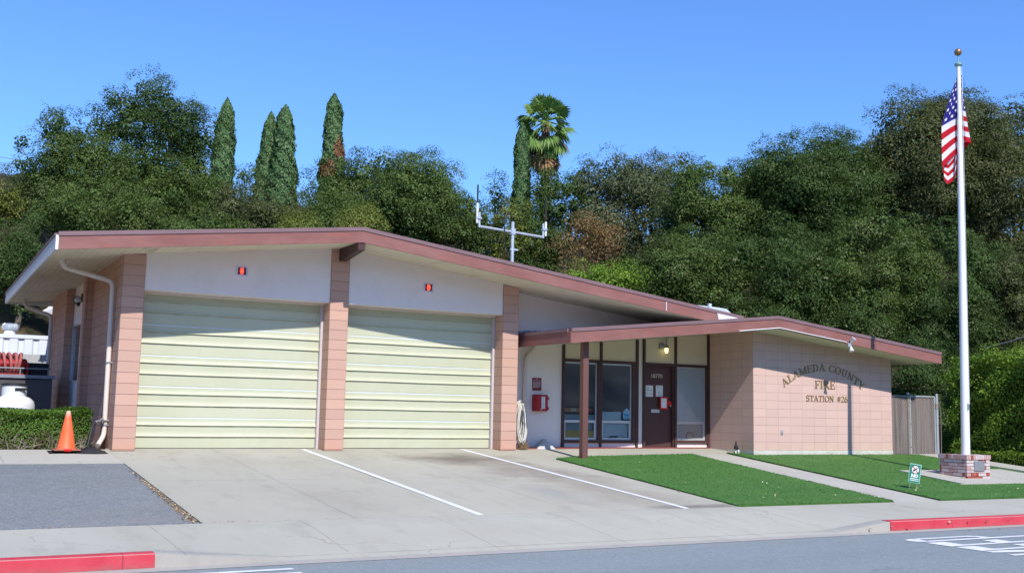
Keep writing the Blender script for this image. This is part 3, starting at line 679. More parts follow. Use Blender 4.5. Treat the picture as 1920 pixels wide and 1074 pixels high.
for x0, x1, z0, z1 in ((10.214, 11.225, 2.056, 2.122), (11.292, 12.301, 2.056, 2.122), (12.589, 13.509, 2.045, 2.120), (13.577, 14.576, 2.056, 2.122),
                       (10.214, 11.225, 0.132, 0.200), (11.292, 12.301, 0.132, 0.200), (13.577, 14.576, 0.132, 0.200)):
    tv.box(x0, x1, 0.572, 0.616, z0, z1)
tv.box(12.20, 12.3015, 0.575, 0.70, 0.201, 2.055); tv.box(14.53, 14.5765, 0.575, 0.70, 0.201, 2.055); tv.box(11.17, 11.2255, 0.575, 0.70, 0.201, 2.055)
tv.build('timber_trim', m_brown, B)

m_blind_d = N('dark_venetian_blind')
def blind_mat(name, c, cd):
    n = N(name); x, y, z = n.sep(n.pos); f = n.math('FRACT', n.math('DIVIDE', z, 0.026))
    return n.fin(n.mix(n.ramp(f, 0.55, 0.95), c, cd), 0.6, None, 0.2)
m_blind_d = blind_mat('grey_venetian_blind', (0.055, 0.06, 0.062), (0.03, 0.032, 0.034))
m_blind_l = blind_mat('pale_venetian_blind', (0.80, 0.85, 0.84), (0.55, 0.62, 0.62))
m_paper = plain('white_board', (0.84, 0.87, 0.86), 0.7); m_yellow = plain('yellow_folder', (0.62, 0.46, 0.10), 0.7)
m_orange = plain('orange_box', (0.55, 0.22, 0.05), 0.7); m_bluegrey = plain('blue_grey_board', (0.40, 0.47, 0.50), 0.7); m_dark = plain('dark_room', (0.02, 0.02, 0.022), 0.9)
def window(x0, x1, label, blind, blind_z, low):
    m = MB(); y0, y1 = 0.628, 0.668; z0, z1, zm = 0.202, 2.054, 0.640; t = 0.036
    m.box(x0, x0+t, y0, y1, z0, z1); m.box(x1-t, x1, y0, y1, z0, z1)
    m.box(x0+t, x1-t, y0+.002, y1-.002, z1-t, z1); m.box(x0+t, x1-t, y0+.002, y1-.002, z0, z0+t*1.5); m.box(x0+t, x1-t, y0+.002, y1-.002, zm-.032, zm+.032)
    # inner sash of the lower light
    m.box(x0+t, x0+t+.03, y0+.006, y1, z0+t*1.5, zm-.032); m.box(x1-t-.03, x1-t, y0+.006, y1, z0+t*1.5, zm-.032)
    w = m.build('window', m_alu, B); tag(w, label)
    MB().box(x0+t, x1-t, 0.638, 0.642, zm+.032, z1-t).build('pane', m_glass, w)
    MB().box(x0+t+.03, x1-t-.03, 0.638, 0.642, z0+t*1.5, zm-.032).build('pane', m_glass, w)
    bl = MB(); z = blind_z
    while z < z1-0.03: bl.add([(x0+t, 0.653, z), (x1-t, 0.653, z), (x1-t, 0.661, z+0.0245), (x0+t, 0.661, z+0.0245)], [(0, 1, 2, 3)]); z += 0.0235
    bl.build('blind', blind, w)
    low(w, x0+t, x1-t)
    return w
def low1(w, a, b):
    MB().box(a, b, 0.675, 0.68, 0.68, 0.80).build('board', m_bluegrey, w); MB().box(a, b, 0.67, 0.76, 0.801, 0.835).build('shelf', m_dark, w)
    MB().box(a, b-0.12, 0.68, 0.84, 0.865, 0.955).build('box', m_orange, w); MB().box(b-0.119, b-0.05, 0.68, 0.84, 0.865, 0.955).build('box', m_red, w)
    MB().box(a+.22, a+.36, 0.675, 0.679, 0.875, 0.95).build('box_label', m_cream, w)
    MB().box(a, b, 0.72, 0.73, 0.20, 0.62).build('board', m_bluegrey, w); MB().box(a, b, 0.675, 0.70, 0.262, 0.425).build('folder', m_yellow, w)
def low2(w, a, b):
    MB().box(a, b-.25, 0.655, 0.660, 0.674, 0.885).build('board', m_paper, w); MB().box(a+.03, b-.03, 0.690, 0.70, 0.26, 0.605).build('board', m_paper, w)
    m = MB()
    for i in range(9): m.obox((a+.25+.03*i, 0.675, 0.262+0.012*((i*7) % 3)), (.018, 0, .004*((-1)**i)), (0, .01, 0), (0, 0, .012))
    m.build('tools', m_black, w)
def low3(w, a, b):
    MB().box(a, b, 0.70, 0.71, 0.20, 0.62).build('board', m_bluegrey, w)
    MB().tube([(a+.36, .68, .26), (a+.35, .68, .36), (a+.40, .68, .40), (a+.56, .68, .39), (a+.58, .68, .27)], 0.012, 6).build('wire_stand', m_black, w)
window(10.214, 11.168, 'window half behind the brown post with orange boxes on the sill', m_blind_d, 1.00, low1)
window(11.293, 12.198, 'window left of the door with a blue sticker', m_blind_d, 0.90, low2)
window(13.578, 14.528, 'window right of the door with pale drawn blinds', m_blind_l, 0.665, low3)
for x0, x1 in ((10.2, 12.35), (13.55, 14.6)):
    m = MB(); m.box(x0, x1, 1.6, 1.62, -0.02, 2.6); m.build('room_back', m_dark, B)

# entry door
dr = MB().box(12.590, 13.462, 0.672, 0.715, 0.030, 2.043).build('door', m_door, B)
MB().box(13.463, 13.509, 0.60, 0.72, 0.0, 2.044).build('door_jamb', m_brown, B)
MB().box(12.59, 13.509, 0.60, 0.76, -0.005, 0.024).build('threshold', m_alu, B)
MB().lathe([(0.028, 0), (0.028, 0.012), (0.012, 0.014), (0.012, 0.03), (0.026, 0.034), (0.03, 0.05), (0.02, 0.06)], (13.41, 0.672, 1.03), 16, 1).build('door_handle', m_alu, dr, True)
o = dr.children[-1]; 
MB().box(12.836, 13.096, 0.664, 0.6715, 0.884, 0.966).build('mail_slot', m_alu, dr, bevel=0.003)
nm = MB(); vs, fs = text_faces('18770', 0.135, 'LEFT', 0.002)
wd_ = max(v[0] for v in vs); k = 0.37/wd_
nm.add([(12.82+v[0]*k, 0.6695, 1.757+v[1]) for v in vs], fs); nm.build('house_number', plain('worn_brass_numerals', (0.62, 0.56, 0.44), 0.4), dr)

# block wing
WX0, WX1, WY = 14.644, 19.52, -1.0588
bw = MB(); bw.prism([(WX0, 0.0153), (WX1, 0.0153), (WX1, s2(WX1)), (QX, QZ), (WX0, s2(WX0))], 1, WY, WY+0.2)
bw.prism([(WX0, 0.0153), (WX0+.2, 0.0153), (WX0+.2, s2(WX0+.2)), (WX0, s2(WX0))], 1, WY+0.2, E1+0.1)
bw.prism([(WX1-.2, 0.0153), (WX1, 0.0153), (WX1, s2(WX1)), (WX1-.2, s2(WX1-.2))], 1, WY+0.2, 9.5)
bw.build('block_wall', m_block, B)
ft = MB().box(WX0-0.004, WX1+0.004, WY-0.006, WY+0.21, -0.35, 0.0152); ft.box(WX0-0.004, WX0+.21, WY+0.2105, E1, -0.2, 0.0152); ft.box(WX1-.21, WX1+0.004, WY+0.2105, 9.5, -0.35, 0.0152)
ft.build('footing', m_footing, B)
MB().box(8.7, 19.3, 9.3, 9.48, -0.1, 2.5).build('rear_wall', m_stucco, B)

# roofs: deck, boarded soffit, fascia boards, metal edge
def gable(x0, x1, px, fz, yf, yb, zt=0.27):
    def outline(a, b): return [(x0, fz(x0)+a), (px, fz(px)+a), (x1, fz(x1)+a), (x1, fz(x1)+b), (px, fz(px)+b), (x0, fz(x0)+b)]
    rf = MB().prism(outline(0.03, zt), 1, yf+0.045, yb).build('roof', m_roof, B)
    MB().prism(outline(0.0, 0.028), 1, yf+0.042, yb-0.02).build('soffit', m_soffit, rf)
    ov = 0.012
    fa = MB(); lo, hi = -0.012, 0.222
    for a, b in ((x0, px), (px, x1)):
        fa.prism([(a, fz(a)+lo), (b, fz(b)+lo), (b, fz(b)+hi), (a, fz(a)+hi)], 1, yf, yf+0.04)
    fa.build('fascia', m_fascia, rf)
    st = MB()
    for a, b in ((x0-0.01, px), (px, x1)):
        st.prism([(a, fz(a)+0.224), (b, fz(b)+0.224), (b, fz(b)+0.300), (a, fz(a)+0.300)], 1, yf-0.016, yf+0.12)
    st.build('roof_edge', m_strip, rf)
    return rf
r1 = gable(EV1, EV1R, RX, s1, F1, 10.75)
r2 = gable(EV2, EV2R, QX, s2, F2, 9.9)
# left eave of the main roof: pale gutter board with a dark edge above
g = MB(); z0 = s1(EV1)
g.box(EV1-0.045, EV1-0.002, F1+0.005, 10.75, z0-0.014, z0+0.235); g.build('eave_gutter', m_eave, r1)
MB().box(EV1-0.06, EV1+0.1, F1+0.124, 10.75, z0+0.238, z0+0.285).build('roof_edge', m_strip, r1)
MB().box(EV1-0.005, 0.25, 10.72, 10.76, z0-0.02, z0+0.2).build('rear_fascia', m_eave, r1)
MB().box(EV1-0.047, EV1-0.001, F1-0.004, F1+0.004, z0-0.016, z0+0.236).build('eave_end', m_white, r1)
# left eave of the low roof
z2 = s2(EV2)
MB().box(EV2-0.03, EV2-0.002, F2+0.003, 0.60, z2-0.012, z2+0.222).build('eave_fascia', m_fascia, r2)
MB().box(EV2-0.045, EV2+0.1, F2+0.124, 0.60, z2+0.225, z2+0.298).build('roof_edge', m_strip, r2)
# torn felt where the low roof meets the garage wall, pale flashing where the roofs meet
fl = MB(); rr = np.random.default_rng(4); xs = np.linspace(8.80, 13.0, 60)
top = [s2(x)+0.30+0.035+0.03*rr.random()+0.02*math.sin(x*5) for x in xs]
fl.add([(x, 0.612, s2(x)+0.20) for x in xs]+[(x, 0.604, t) for x, t in zip(xs, top)], [(i, i+1, 61+i, 60+i) for i in range(59)])
fl.build('flashing', mottled('torn_roof_felt', (0.34, 0.36, 0.40), (0.16, 0.17, 0.19), 12, 0.8, 0.4, 40), r2)
fx = MB().prism([(13.52, s1(13.52)+0.06), (14.25, s1(14.25)+0.16), (14.25, s1(14.25)+0.235), (13.47, s1(13.47)+0.225)], 1, F1-0.010, F1-0.002); fx.build('flashing', m_white, r1)
MB().box(11.93, 11.945, F1-0.006, F1-0.001, s1(11.94)+0.0, s1(11.94)+0.215).build('joint_caulk', m_white, r1)
# ridge beam end
bmx = MB().prism([(F1+0.02, RZ1-0.16), (F1+0.02, RZ1-0.005), (0.60, RZ1-0.005), (0.60, RZ1-0.27), (-0.10, RZ1-0.27)], 0, RX-0.09, RX+0.06)
bmx.build('ridge_beam', m_brown, B, bevel=0.006)
# porch post
MB().box(9.31, 9.45, -1.60, -1.46, G(9.38, -1.53)-0.05, s2(9.38)).build('porch_post', m_post, B, bevel=0.008)
# downspouts
def pipe(path, r, name='downspout', mat=m_pipe, n=10):
    # round the corners
    P = [Vector(p) for p in path]; out = [P[0]]
    for i in range(1, len(P)-1):
        a, b, c = P[i-1], P[i], P[i+1]; d = min(0.11, (b-a).length*0.45, (c-b).length*0.45)
        p, q = b+(a-b).normalized()*d, b+(c-b).normalized()*d
        for t in (0, .25, .5, .75, 1): out.append((p*(1-t)+b*t)*(1-t)+(b*(1-t)+q*t)*t)
    out.append(P[-1]); return MB().tube(out, r, n).build(name, mat, B, True)
pipe([(-1.02, 0.62, s1(-1.02)+.01), (-0.96, 0.62, 3.37), (-0.075, 0.62, 3.17), (-0.06, 0.62, 0.24), (-0.19, 0.40, 0.06)], 0.047)
pipe([(-0.9, 9.9, s1(-.9)+.01), (-0.85, 9.9, 3.35), (-0.24, 9.6, 3.12), (-0.24, 9.6, 0.0)], 0.05)
pipe([(9.34, 0.53, s2(9.34)), (9.30, 0.53, 2.28), (9.10, 0.55, 2.10), (9.10, 0.56, 0.0)], 0.042)
for z in (0.42, 1.6): MB().box(-0.112, 0.0, 0.565, 0.675, z, z+0.03).build('pipe_bracket', m_grey, B)
# mulch strip at the foot of the entry wall
sheet('mulch_strip', [(8.60, 0.30), (9.9, 0.36), (12.4, 0.50), (14.6, 0.54), (14.6, 0.615), (8.60, 0.615)], 0.028, m_mulch)

# ------------------------------------------------------------------ lettering on the block wall
def ribbon(pts, ws):
    """stroke of varying width as a strip of quads in the letter plane"""
    P = [Vector((p[0], p[1])) for p in pts]; L = []; R_ = []
    for i, p in enumerate(P):
        a = P[max(0, i-1)]; b = P[min(len(P)-1, i+1)]; t = (b-a).normalized(); nrm = Vector((-t.y, t.x)); w = ws[i]/2
        L.append(p+nrm*w); R_.append(p-nrm*w)
    return L, R_
TK, TN, SF = 0.18, 0.082, 0.052
def ln(x0, y0, x1, y1, w): return ([(x0, y0), (x1, y1)], [w, w])
def serif(x, y, half=0.17): return ln(x-half, y, x+half, y, SF)
def arc(cx, cy, rx, ry, a0, a1, wf, n=18):
    pts = []; ws = []
    for i in range(n+1):
        a = math.radians(a0+(a1-a0)*i/n); pts.append((cx+rx*math.cos(a), cy+ry*math.sin(a))); ws.append(wf(a))
    return (pts, ws)
side = lambda a: TN+(TK-TN)*abs(math.cos(a))**1.3
GL = {
 'A': (0.98, [ln(.14, .03, .47, .98, TN), ln(.45, 1.0, .82, .03, TK), ln(.24, .33, .70, .33, .07), serif(.15, .028, .14), serif(.82, .028, .17)]),
 'L': (0.78, [ln(.22, .0, .22, 1, TK), serif(.22, .972), ln(.05, .03, .72, .03, .065), ln(.72, 0, .74, .27, .07)]),
 'M': (1.16, [ln(.17, .0, .17, 1, TN), ln(.18, 1, .58, .05, TK), ln(.58, .04, .96, 1, TN), ln(.98, 0, .98, 1, TK), serif(.15, .028, .13), serif(.98, .028, .16), serif(.14, .972, .12), serif(1.02, .972, .12)]),
 'E': (0.80, [ln(.22, 0, .22, 1, TK), ln(.05, .968, .72, .968, .065), ln(.22, .51, .56, .51, .065), ln(.05, .032, .74, .032, .065), ln(.71, .75, .71, 1, .06), ln(.56, .40, .56, .62, .06), ln(.75, 0, .75, .26, .06)]),
 'D': (0.94, [ln(.22, 0, .22, 1, TK), arc(.30, .5, .50, .465, 90, -90, side), ln(.05, .968, .32, .968, .07), ln(.05, .032, .32, .032, .07)]),
 'C': (0.92, [arc(.50, .5, .40, .465, 48, 312, lambda a: TN*.9+(TK-TN)*max(0, -math.cos(a))**1.2), ln(.80, .70, .80, .98, .06), ln(.80, .02, .80, .28, .06)]),
 'O': (0.98, [arc(.49, .5, .385, .465, 90, 450, side, 30)]),
 'U': (0.96, [([(.22, 1), (.22, .36)], [TK, TK]), arc(.47, .36, .25, .32, 180, 360, lambda a: TN+(TK-TN)*max(0, -math.cos(a))), ln(.72, .36, .72, 1, TN), serif(.22, .972, .18), serif(.73, .972, .15)]),
 'N': (1.0, [ln(.18, 0, .18, 1, TN), ln(.17, .98, .80, .05, TK), ln(.80, 0, .80, 1, TN), serif(.18, .028, .15), serif(.14, .972, .12), serif(.80, .972, .15)]),
 'T': (0.84, [ln(.42, 0, .42, 1, TK), ln(.06, .965, .78, .965, .07), ln(.07, .72, .07, 1, .06), ln(.77, .72, .77, 1, .06), serif(.42, .028, .18)]),
 'Y': (0.94, [ln(.14, 1, .47, .46, TK), ln(.80, 1, .48, .46, TN), ln(.47, 0, .47, .5, TK), serif(.15, .972, .16), serif(.80, .972, .14), serif(.47, .028, .18)]),
 'F': (0.76, [ln(.22, 0, .22, 1, TK), ln(.05, .968, .70, .968, .065), ln(.22, .50, .54, .50, .065), ln(.69, .74, .69, 1, .06), ln(.54, .39, .54, .61, .06), serif(.22, .028)]),
 'I': (0.46, [ln(.23, 0, .23, 1, TK), serif(.23, .028), serif(.23, .972)]),
 'R': (0.94, [ln(.22, 0, .22, 1, TK), arc(.38, .745, .27, .225, 90, -90, side), ln(.05, .968, .40, .968, .065), ln(.22, .52, .40, .52, .065), ln(.44, .52, .80, .03, TK), serif(.22, .028), serif(.84, .028, .10)]),
 'S': (0.76, [arc(.37, .735, .25, .225, 30, 270, lambda a: .10+.05*abs(math.cos(a))), arc(.37, .275, .27, .235, 90, -150, lambda a: .11+.07*max(0, math.cos(a))), ln(.61, .74, .61, .98, .055), ln(.10, .02, .10, .28, .055)]),
 '#': (0.86, [ln(.30, .05, .38, .95, .10), ln(.58, .05, .66, .95, .10), ln(.10, .66, .84, .66, .085), ln(.06, .34, .80, .34, .085)]),
 '2': (0.74, [arc(.36, .71, .24, .25, 165, -30, lambda a: .09+.08*max(0, math.cos(a))), ln(.57, .60, .12, .06, .09), ln(.08, .06, .66, .06, .12), ln(.66, .02, .67, .22, .06)]),
 '6': (0.76, [arc(.38, .32, .25, .28, 0, 360, side, 26), arc(.66, .34, .53, .64, 178, 100, lambda a: .13)]),
 ' ': (0.45, []), '~': (0.30, []),
}
def glyph(mb, ch, place, h, depth):
    """place(u, v) -> (x, z) on the wall for letter coordinates in units of the letter height"""
    for k, (pts, ws) in enumerate(GL[ch][1]):
        L, R_ = ribbon(pts, ws); yf = WY-depth-0.0006*k; n = len(L); vs = []
        for y in (yf, WY+0.001):
            for q in L+R_:
                x, z = place(q.x, q.y); vs.append((x, y, z))
        fs = []
        m2 = 2*n
        for i in range(n-1):
            fs += [(i, i+1, n+i+1, n+i), (m2+i, m2+n+i, m2+n+i+1, m2+i+1), (i, m2+i, m2+i+1, i+1), (n+i, n+i+1, m2+n+i+1, m2+n+i)]
        fs += [(0, n, m2+n, m2), (n-1, m2+n-1, m2+2*n-1, 2*n-1)]
        mb.add(vs, fs)
SG = thing('building_sign', (17.03, WY, 1.6), 'raised bronze serif letters on the block wall reading ALAMEDA COUNTY FIRE STATION #26', 'lettering')
def straight(word, x0, x1, z, h, name):
    tot = sum(GL[c][0] for c in word); k = (x1-x0)/(tot*h); u = x0
    for c in word:
        mb = MB(); glyph(mb, c, lambda a, b, u=u: (u+a*h*k, z+b*h), h, 0.013); u += GL[c][0]*h*k
        if mb.f: mb.build(name, m_brass, SG)
straight('FIRE', 16.70, 17.425, 1.578, 0.208, 'letter')
straight('STATION~~#26', 16.395, 17.875, 1.250, 0.150, 'letter')
def arched(word, cx, cz, rad, a0, a1, h, name):
    tot = sum(GL[c][0] for c in word); u = 0
    for c in word:
        w = GL[c][0]; am = math.radians(a0+(a1-a0)*(u+w/2)/tot); k = abs(math.radians(a1-a0))*rad/(tot*h)
        tx, tz = math.cos(am), -math.sin(am); nx, nz = math.sin(am), math.cos(am)
        px, pz = cx+rad*nx, cz+rad*nz
        mb = MB(); glyph(mb, c, lambda a, b, px=px, pz=pz, tx=tx, tz=tz, nx=nx, nz=nz, w=w, k=k: (px+tx*(a-w/2)*h*k+nx*b*h, pz+tz*(a-w/2)*h*k+nz*b*h), h, 0.013); u += w
        if mb.f: mb.build(name, m_brass, SG)
arched('ALAMEDA COUNTY', 17.03, -0.315, 2.335, -36.5, 36.5, 0.190, 'letter')

# ------------------------------------------------------------------ fixtures on the building
m_redglow = emit_mat('red_lamp_glow', (1.0, 0.06, 0.03), 2.2, (0.5, 0.01, 0.01))
m_reddark = plain('dark_red_lens', (0.10, 0.004, 0.006), 0.2, 0.6)
def alarm_light(x, z, label):
    t = thing('alarm_light', (x, 0.0, z), label, 'alarm light', 'red alarm lights above the garage doors')
    y = 0.022; m = MB(); w, h = 0.112, 0.096
    m.box(x-w, x-w+.028, y-.014, y, z-h, z+h); m.box(x+w-.028, x+w, y-.014, y, z-h, z+h)
    m.box(x-w+.028, x+w-.028, y-.012, y, z+h-.024, z+h); m.box(x-w+.028, x+w-.028, y-.012, y, z-h, z-h+.024)
    m.build('frame', m_galv, t)
    MB().box(x-w+.028, x+w-.028, y-.004, y-.001, z-h+.024, z+h-.024).build('lens_back', m_reddark, t)
    MB().lathe([(0.001, -.062), (0.026, -.055), (0.036, 0), (0.026, .055), (0.001, .062)], (x-0.008, y-.034, z-0.002), 14).build('bulb', m_redglow, t, True)
alarm_light(2.24, 3.503, 'square red alarm light above the left garage door')
alarm_light(6.32, 3.480, 'square red alarm light above the right garage door')

m_lampglass = emit_mat('lit_lamp_globe', (1.0, 0.85, 0.35), 2.0, (0.8, 0.75, 0.5))
t = thing('wall_lamp', (13.15, 0.6, 2.45), 'lit jar lamp on an old grey box above the entry door', 'wall lamp')
MB().box(13.015, 13.145, 0.545, 0.598, 2.475, 2.625).build('mounting_box', m_grey, t, bevel=0.008)
MB().lathe([(0.03, 0), (0.055, 0.01), (0.055, 0.06), (0.03, 0.09), (0.018, 0.11), (0.018, 0.3)], (13.17, 0.48, 2.50), 16).build('cap', m_grey, t, True)
MB().tube([(13.08, 0.55, 2.56), (13.17, 0.48, 2.56)], 0.02, 8).build('arm', m_grey, t)
MB().lathe([(0.010, -0.125), (0.036, -0.115), (0.044, -0.06), (0.044, 0.0)], (13.17, 0.48, 2.50), 16).build('globe', m_lampglass, t, True)

t = thing('spotlight', (17.0, F2, 2.70), 'twin white spotlight on the low red fascia fed by a pale conduit', 'spotlight')
MB().lathe([(0.05, -0.03), (0.05, 0.0)], (16.95, F2-0.005, 2.655), 14, 1).build('junction_box', m_galv, t, True)
MB().obox((16.95, F2-0.05, 2.655), (.055, 0, 0), (0, .03, 0), (0, 0, .045)).build('housing', m_galv, t, bevel=0.01)
def lamp_head(d, c, name='lamp_head'):
    d = Vector(d).normalized(); c = Vector(c); u = d.orthogonal().normalized(); w = d.cross(u); n = 18
    prof = [(0.02, 0), (0.03, 0.03), (0.035, 0.06), (0.062, 0.115), (0.066, 0.125), (0.058, 0.127), (0.001, 0.12)]
    vs = []; fs = []
    for r_, h in prof:
        for k in range(n): a = 2*math.pi*k/n; vs.append(c+d*h+(u*math.cos(a)+w*math.sin(a))*r_)
    for i in range(len(prof)-1):
        for k in range(n): fs.append((i*n+k, i*n+(k+1) % n, (i+1)*n+(k+1) % n, (i+1)*n+k))
    return MB().add(vs, fs).build(name, m_white, t, True)
lamp_head((0.28, -0.55, 0.78), (16.98, F2-0.085, 2.72)); lamp_head((-0.12, -0.35, -0.93), (16.97, F2-0.085, 2.61))
MB().tube([(16.98, F2-.06, 2.66), (16.98, F2-.085, 2.73)], 0.016, 6).build('knuckle', m_galv, t); MB().tube([(16.97, F2-.06, 2.64), (16.97, F2-.085, 2.6)], 0.016, 6).build('knuckle', m_galv, t)
MB().tube([(13.40, F2-0.013, s2(13.40)+0.00), (QX, F2-0.013, QZ+0.010), (16.90, F2-0.016, s2(16.90)-0.0+0.015)], 0.011, 8).build('conduit', m_white, t)

t = thing('side_floodlight', (-0.05, 5.3, 3.25), 'small dark floodlight with a round lens on the shaded side wall', 'floodlight')
MB().box(-0.06, 0.029, 5.15, 5.33, 3.16, 3.34).build('mounting_box', m_black, t)
MB().lathe([(0.06, 0.0), (0.10, 0.10), (0.10, 0.13), (0.02, 0.131)], (-0.13, 5.22, 3.2), 18, 1).build('shroud', m_black, t, True)
MB().lathe([(0.001, -0.02), (0.06, -0.012), (0.085, 0.0), (0.085, 0.01)], (-0.13, 5.205, 3.2), 18, 1).build('lens', m_galv, t, True)
MB().obox((-0.12, 5.2, 3.09), (.03, 0, 0), (0, .05, 0), (0, 0, .04)).build('sensor', m_black, t)

def write(mb, body, size, x, y, z, align='CENTER', bold=0.0, sx=1.0):
    vs, fs = text_faces(body, size, align, bold); return mb.add([(x+v[0]*sx, y, z+v[1]) for v in vs], fs)
# red sign and call box
WY0 = E0
t = thing('wall_plaque', (9.46, WY0, 1.49), 'small dark red notice plate with white lettering above the call box', 'plaque')
MB().box(9.338, 9.588, WY0-0.008, WY0, 1.342, 1.640).build('plate', plain('dark_red_plate', (0.24, 0.012, 0.03), 0.4), t)
m = MB(); write(m, 'FIRE', 0.030, 9.463, WY0-0.0095, 1.605); write(m, 'EMERGENCY BOX', 0.032, 9.463, WY0-0.0095, 1.563, sx=0.78)
for k in range(6):
    z = 1.525-0.024*k; x = 9.362; rr = np.random.default_rng(k)
    while x < 9.55-0.04*(k == 5):
        w = rr.uniform(.012, .035); m.add([(x, WY0-.0095, z), (x+w, WY0-.0095, z), (x+w, WY0-.0095, z+.010), (x, WY0-.0095, z+.010)], [(0, 1, 2, 3)]); x += w+.008
m.build('lettering', m_white, t)
t = thing('call_box', (9.5, WY0-0.1, 1.05), 'red metal fire call box with a white FIRE label on the white wall', 'call box')
MB().box(9.335, 9.665, WY0-0.175, WY0-0.001, 0.860, 1.245).build('body', m_red, t, bevel=0.015)
MB().box(9.345, 9.655, WY0-0.205, WY0-0.177, 0.870, 1.235).build('lid', m_red, t, bevel=0.012)
for z in (0.93, 1.16): MB().tube([(9.675, WY0-.19, z-.03), (9.675, WY0-.19, z+.03)], 0.016, 8).build('hinge', m_red, t)
MB().box(9.45, 9.48, WY0-.218, WY0-.2055, 0.885, 0.915).build('latch', m_galv, t)
lb = MB().box(9.480, 9.575, WY0-.2075, WY0-.2055, 0.922, 1.200).build('label_plate', m_white, t)
for k, c in enumerate('FIRE'):
    m = MB(); write(m, c, 0.062, 9.527, WY0-.2085, 1.143-0.066*k); m.build('letter', m_black, t)

# hanging hose coil beside the pier
t = thing('hose_coil', (9.0, 0.5, 0.5), 'white hose hanging in long loops beside the right garage pier', 'hose')
m = MB(); rr = np.random.default_rng(8)
for k in range(11):
    cx = 8.86+rr.normal()*0.025; w = 0.085+0.035*rr.random(); y = 0.40-0.018*k+rr.normal()*.01; zt = 1.05+rr.normal()*.03; zb = 0.10+rr.random()*.22
    pts = []
    for i in range(22):
        a = 2*math.pi*i/22; pts.append((cx+w*math.cos(a)*(1+.1*math.sin(a)), y+.02*math.sin(2*a), (zt+zb)/2+(zt-zb)/2*math.sin(a)))
    m.tube(pts, 0.0145, 7, closed=True)
m.build('loops', mottled('white_hose', (0.68, 0.67, 0.62), (0.55, 0.53, 0.47), 5, 0.5, 0.05, 60), t, True)
MB().tube([(8.86, 0.58, 1.06), (8.86, 0.2, 1.06), (8.86, 0.17, 1.10)], 0.012, 6).build('hook', m_grey, t)
t2 = thing('dry_plant', (8.92, 0.3, 0.0), 'withered brown plant at the foot of the hanging hose', 'plant')
m = MB(); rr = np.random.default_rng(9)
for k in range(140):
    a = rr.uniform(0, 6.28); b = Vector((8.88+rr.normal()*.06, 0.22+rr.normal()*.05, 0.0)); h = rr.uniform(.06, .24)
    e = b+Vector((math.cos(a)*h*.45, math.sin(a)*h*.45, h)); s = Vector((-math.sin(a), math.cos(a), 0))*.008
    m.add([b-s, b+s, e], [(0, 1, 2)])
m.build('stalks', mottled('withered_stalks', (0.22, 0.13, 0.07), (0.34, 0.24, 0.13), 20, 0.9, 0), t2)
# pale pyramid block
t = MB(); bx = [(9.30, 0.28, -0.01), (9.83, 0.30, -0.01), (9.80, 0.58, -0.01), (9.34, 0.585, -0.01)]; tp = [(9.60, 0.47, 0.225), (9.645, 0.475, 0.22), (9.63, 0.52, 0.215), (9.585, 0.515, 0.225)]
t.add(bx+tp, [(3, 2, 1, 0), (0, 1, 5, 4), (1, 2, 6, 5), (2, 3, 7, 6), (3, 0, 4, 7), (4, 5, 6, 7)])
tag(t.build('concrete_block', m_concrete_pale, bevel=0.01), 'pale grey pyramid shaped concrete block on the mulch below the call box', 'concrete block')
# papers on the door, red folder, sticker
def paper(x0, x1, z0, z1, label, lines, red):
    t = thing('paper_notice', ((x0+x1)/2, 0.668, z0), label, 'notice', 'notices on the entry door')
    MB().box(x0, x1, 0.6665, 0.6705, z0, z1).build('sheet', m_white, t)
    a = MB()
    for k, (u0, u1, v, h) in enumerate(lines):
        xx = x0+(x1-x0)*u0; xe = x0+(x1-x0)*u1; z = z0+(z1-z0)*v; rr = np.random.default_rng(k)
        while xx < xe:
            w = min(rr.uniform(.008, .03), xe-xx+.001); a.add([(xx, .6655, z), (xx+w, .6655, z), (xx+w, .6655, z+h), (xx, .6655, z+h)], [(0, 1, 2, 3)]); xx += w+.006
    a.build('printing', m_grey, t)
    if red: MB().lathe([(0.0005, -.001), (0.017, 0), (0.0005, .001)], (x0+.07, .6652, z1-.075), 12, 1).build('emblem', m_red, t)
paper(12.667, 12.894, 1.279, 1.559, 'white paper notice with a dark heading and red emblem on the brown door', [(.12, .9, .52, .022), (.1, .35, .3, .01), (.5, .75, .3, .01), (.12, .3, .18, .012), (.55, .8, .18, .012)], True)
paper(12.982, 13.202, 1.287, 1.568, 'white paper notice with two figures on the brown door nearer its handle', [(.1, .25, .88, .014), (.4, .7, .88, .014), (.40, .46, .28, .05), (.56, .62, .28, .05), (.3, .7, .12, .008)], False)
t = thing('document_holder', (13.18, 0.64, 1.13), 'bright red document holder with a white sheet hung on the door handle', 'document holder')
m_brightred = plain('bright_red_plastic', (0.62, 0.012, 0.015), 0.35)
MB().box(13.055, 13.305, 0.585, 0.605, 0.972, 1.285).build('folder', m_brightred, t, bevel=0.012)
MB().box(13.092, 13.256, 0.5815, 0.5845, 1.008, 1.246).build('sheet', m_white, t)
MB().box(13.306, 13.425, 0.59, 0.604, 1.075, 1.175).build('strap', m_brightred, t, bevel=0.01)
MB().tube([(13.405, .606, 1.06), (13.405, .66, 1.06)], 0.018, 8).build('clip', m_galv, t)
t = thing('window_sticker', (12.08, 0.64, 0.84), 'blue house shaped sticker with a hand mark on the window left of the door', 'sticker')
m_skyblue = plain('sticker_blue', (0.30, 0.55, 0.72), 0.5); m_paleblue = plain('sticker_pale', (0.62, 0.76, 0.82), 0.5); m_midblue = plain('sticker_mark', (0.03, 0.24, 0.50), 0.5)
MB().prism([(11.952, 0.703), (12.190, 0.703), (12.190, 0.893), (12.071, 0.985), (11.952, 0.893)], 1, 0.640, 0.6435).build('border', m_skyblue, t)
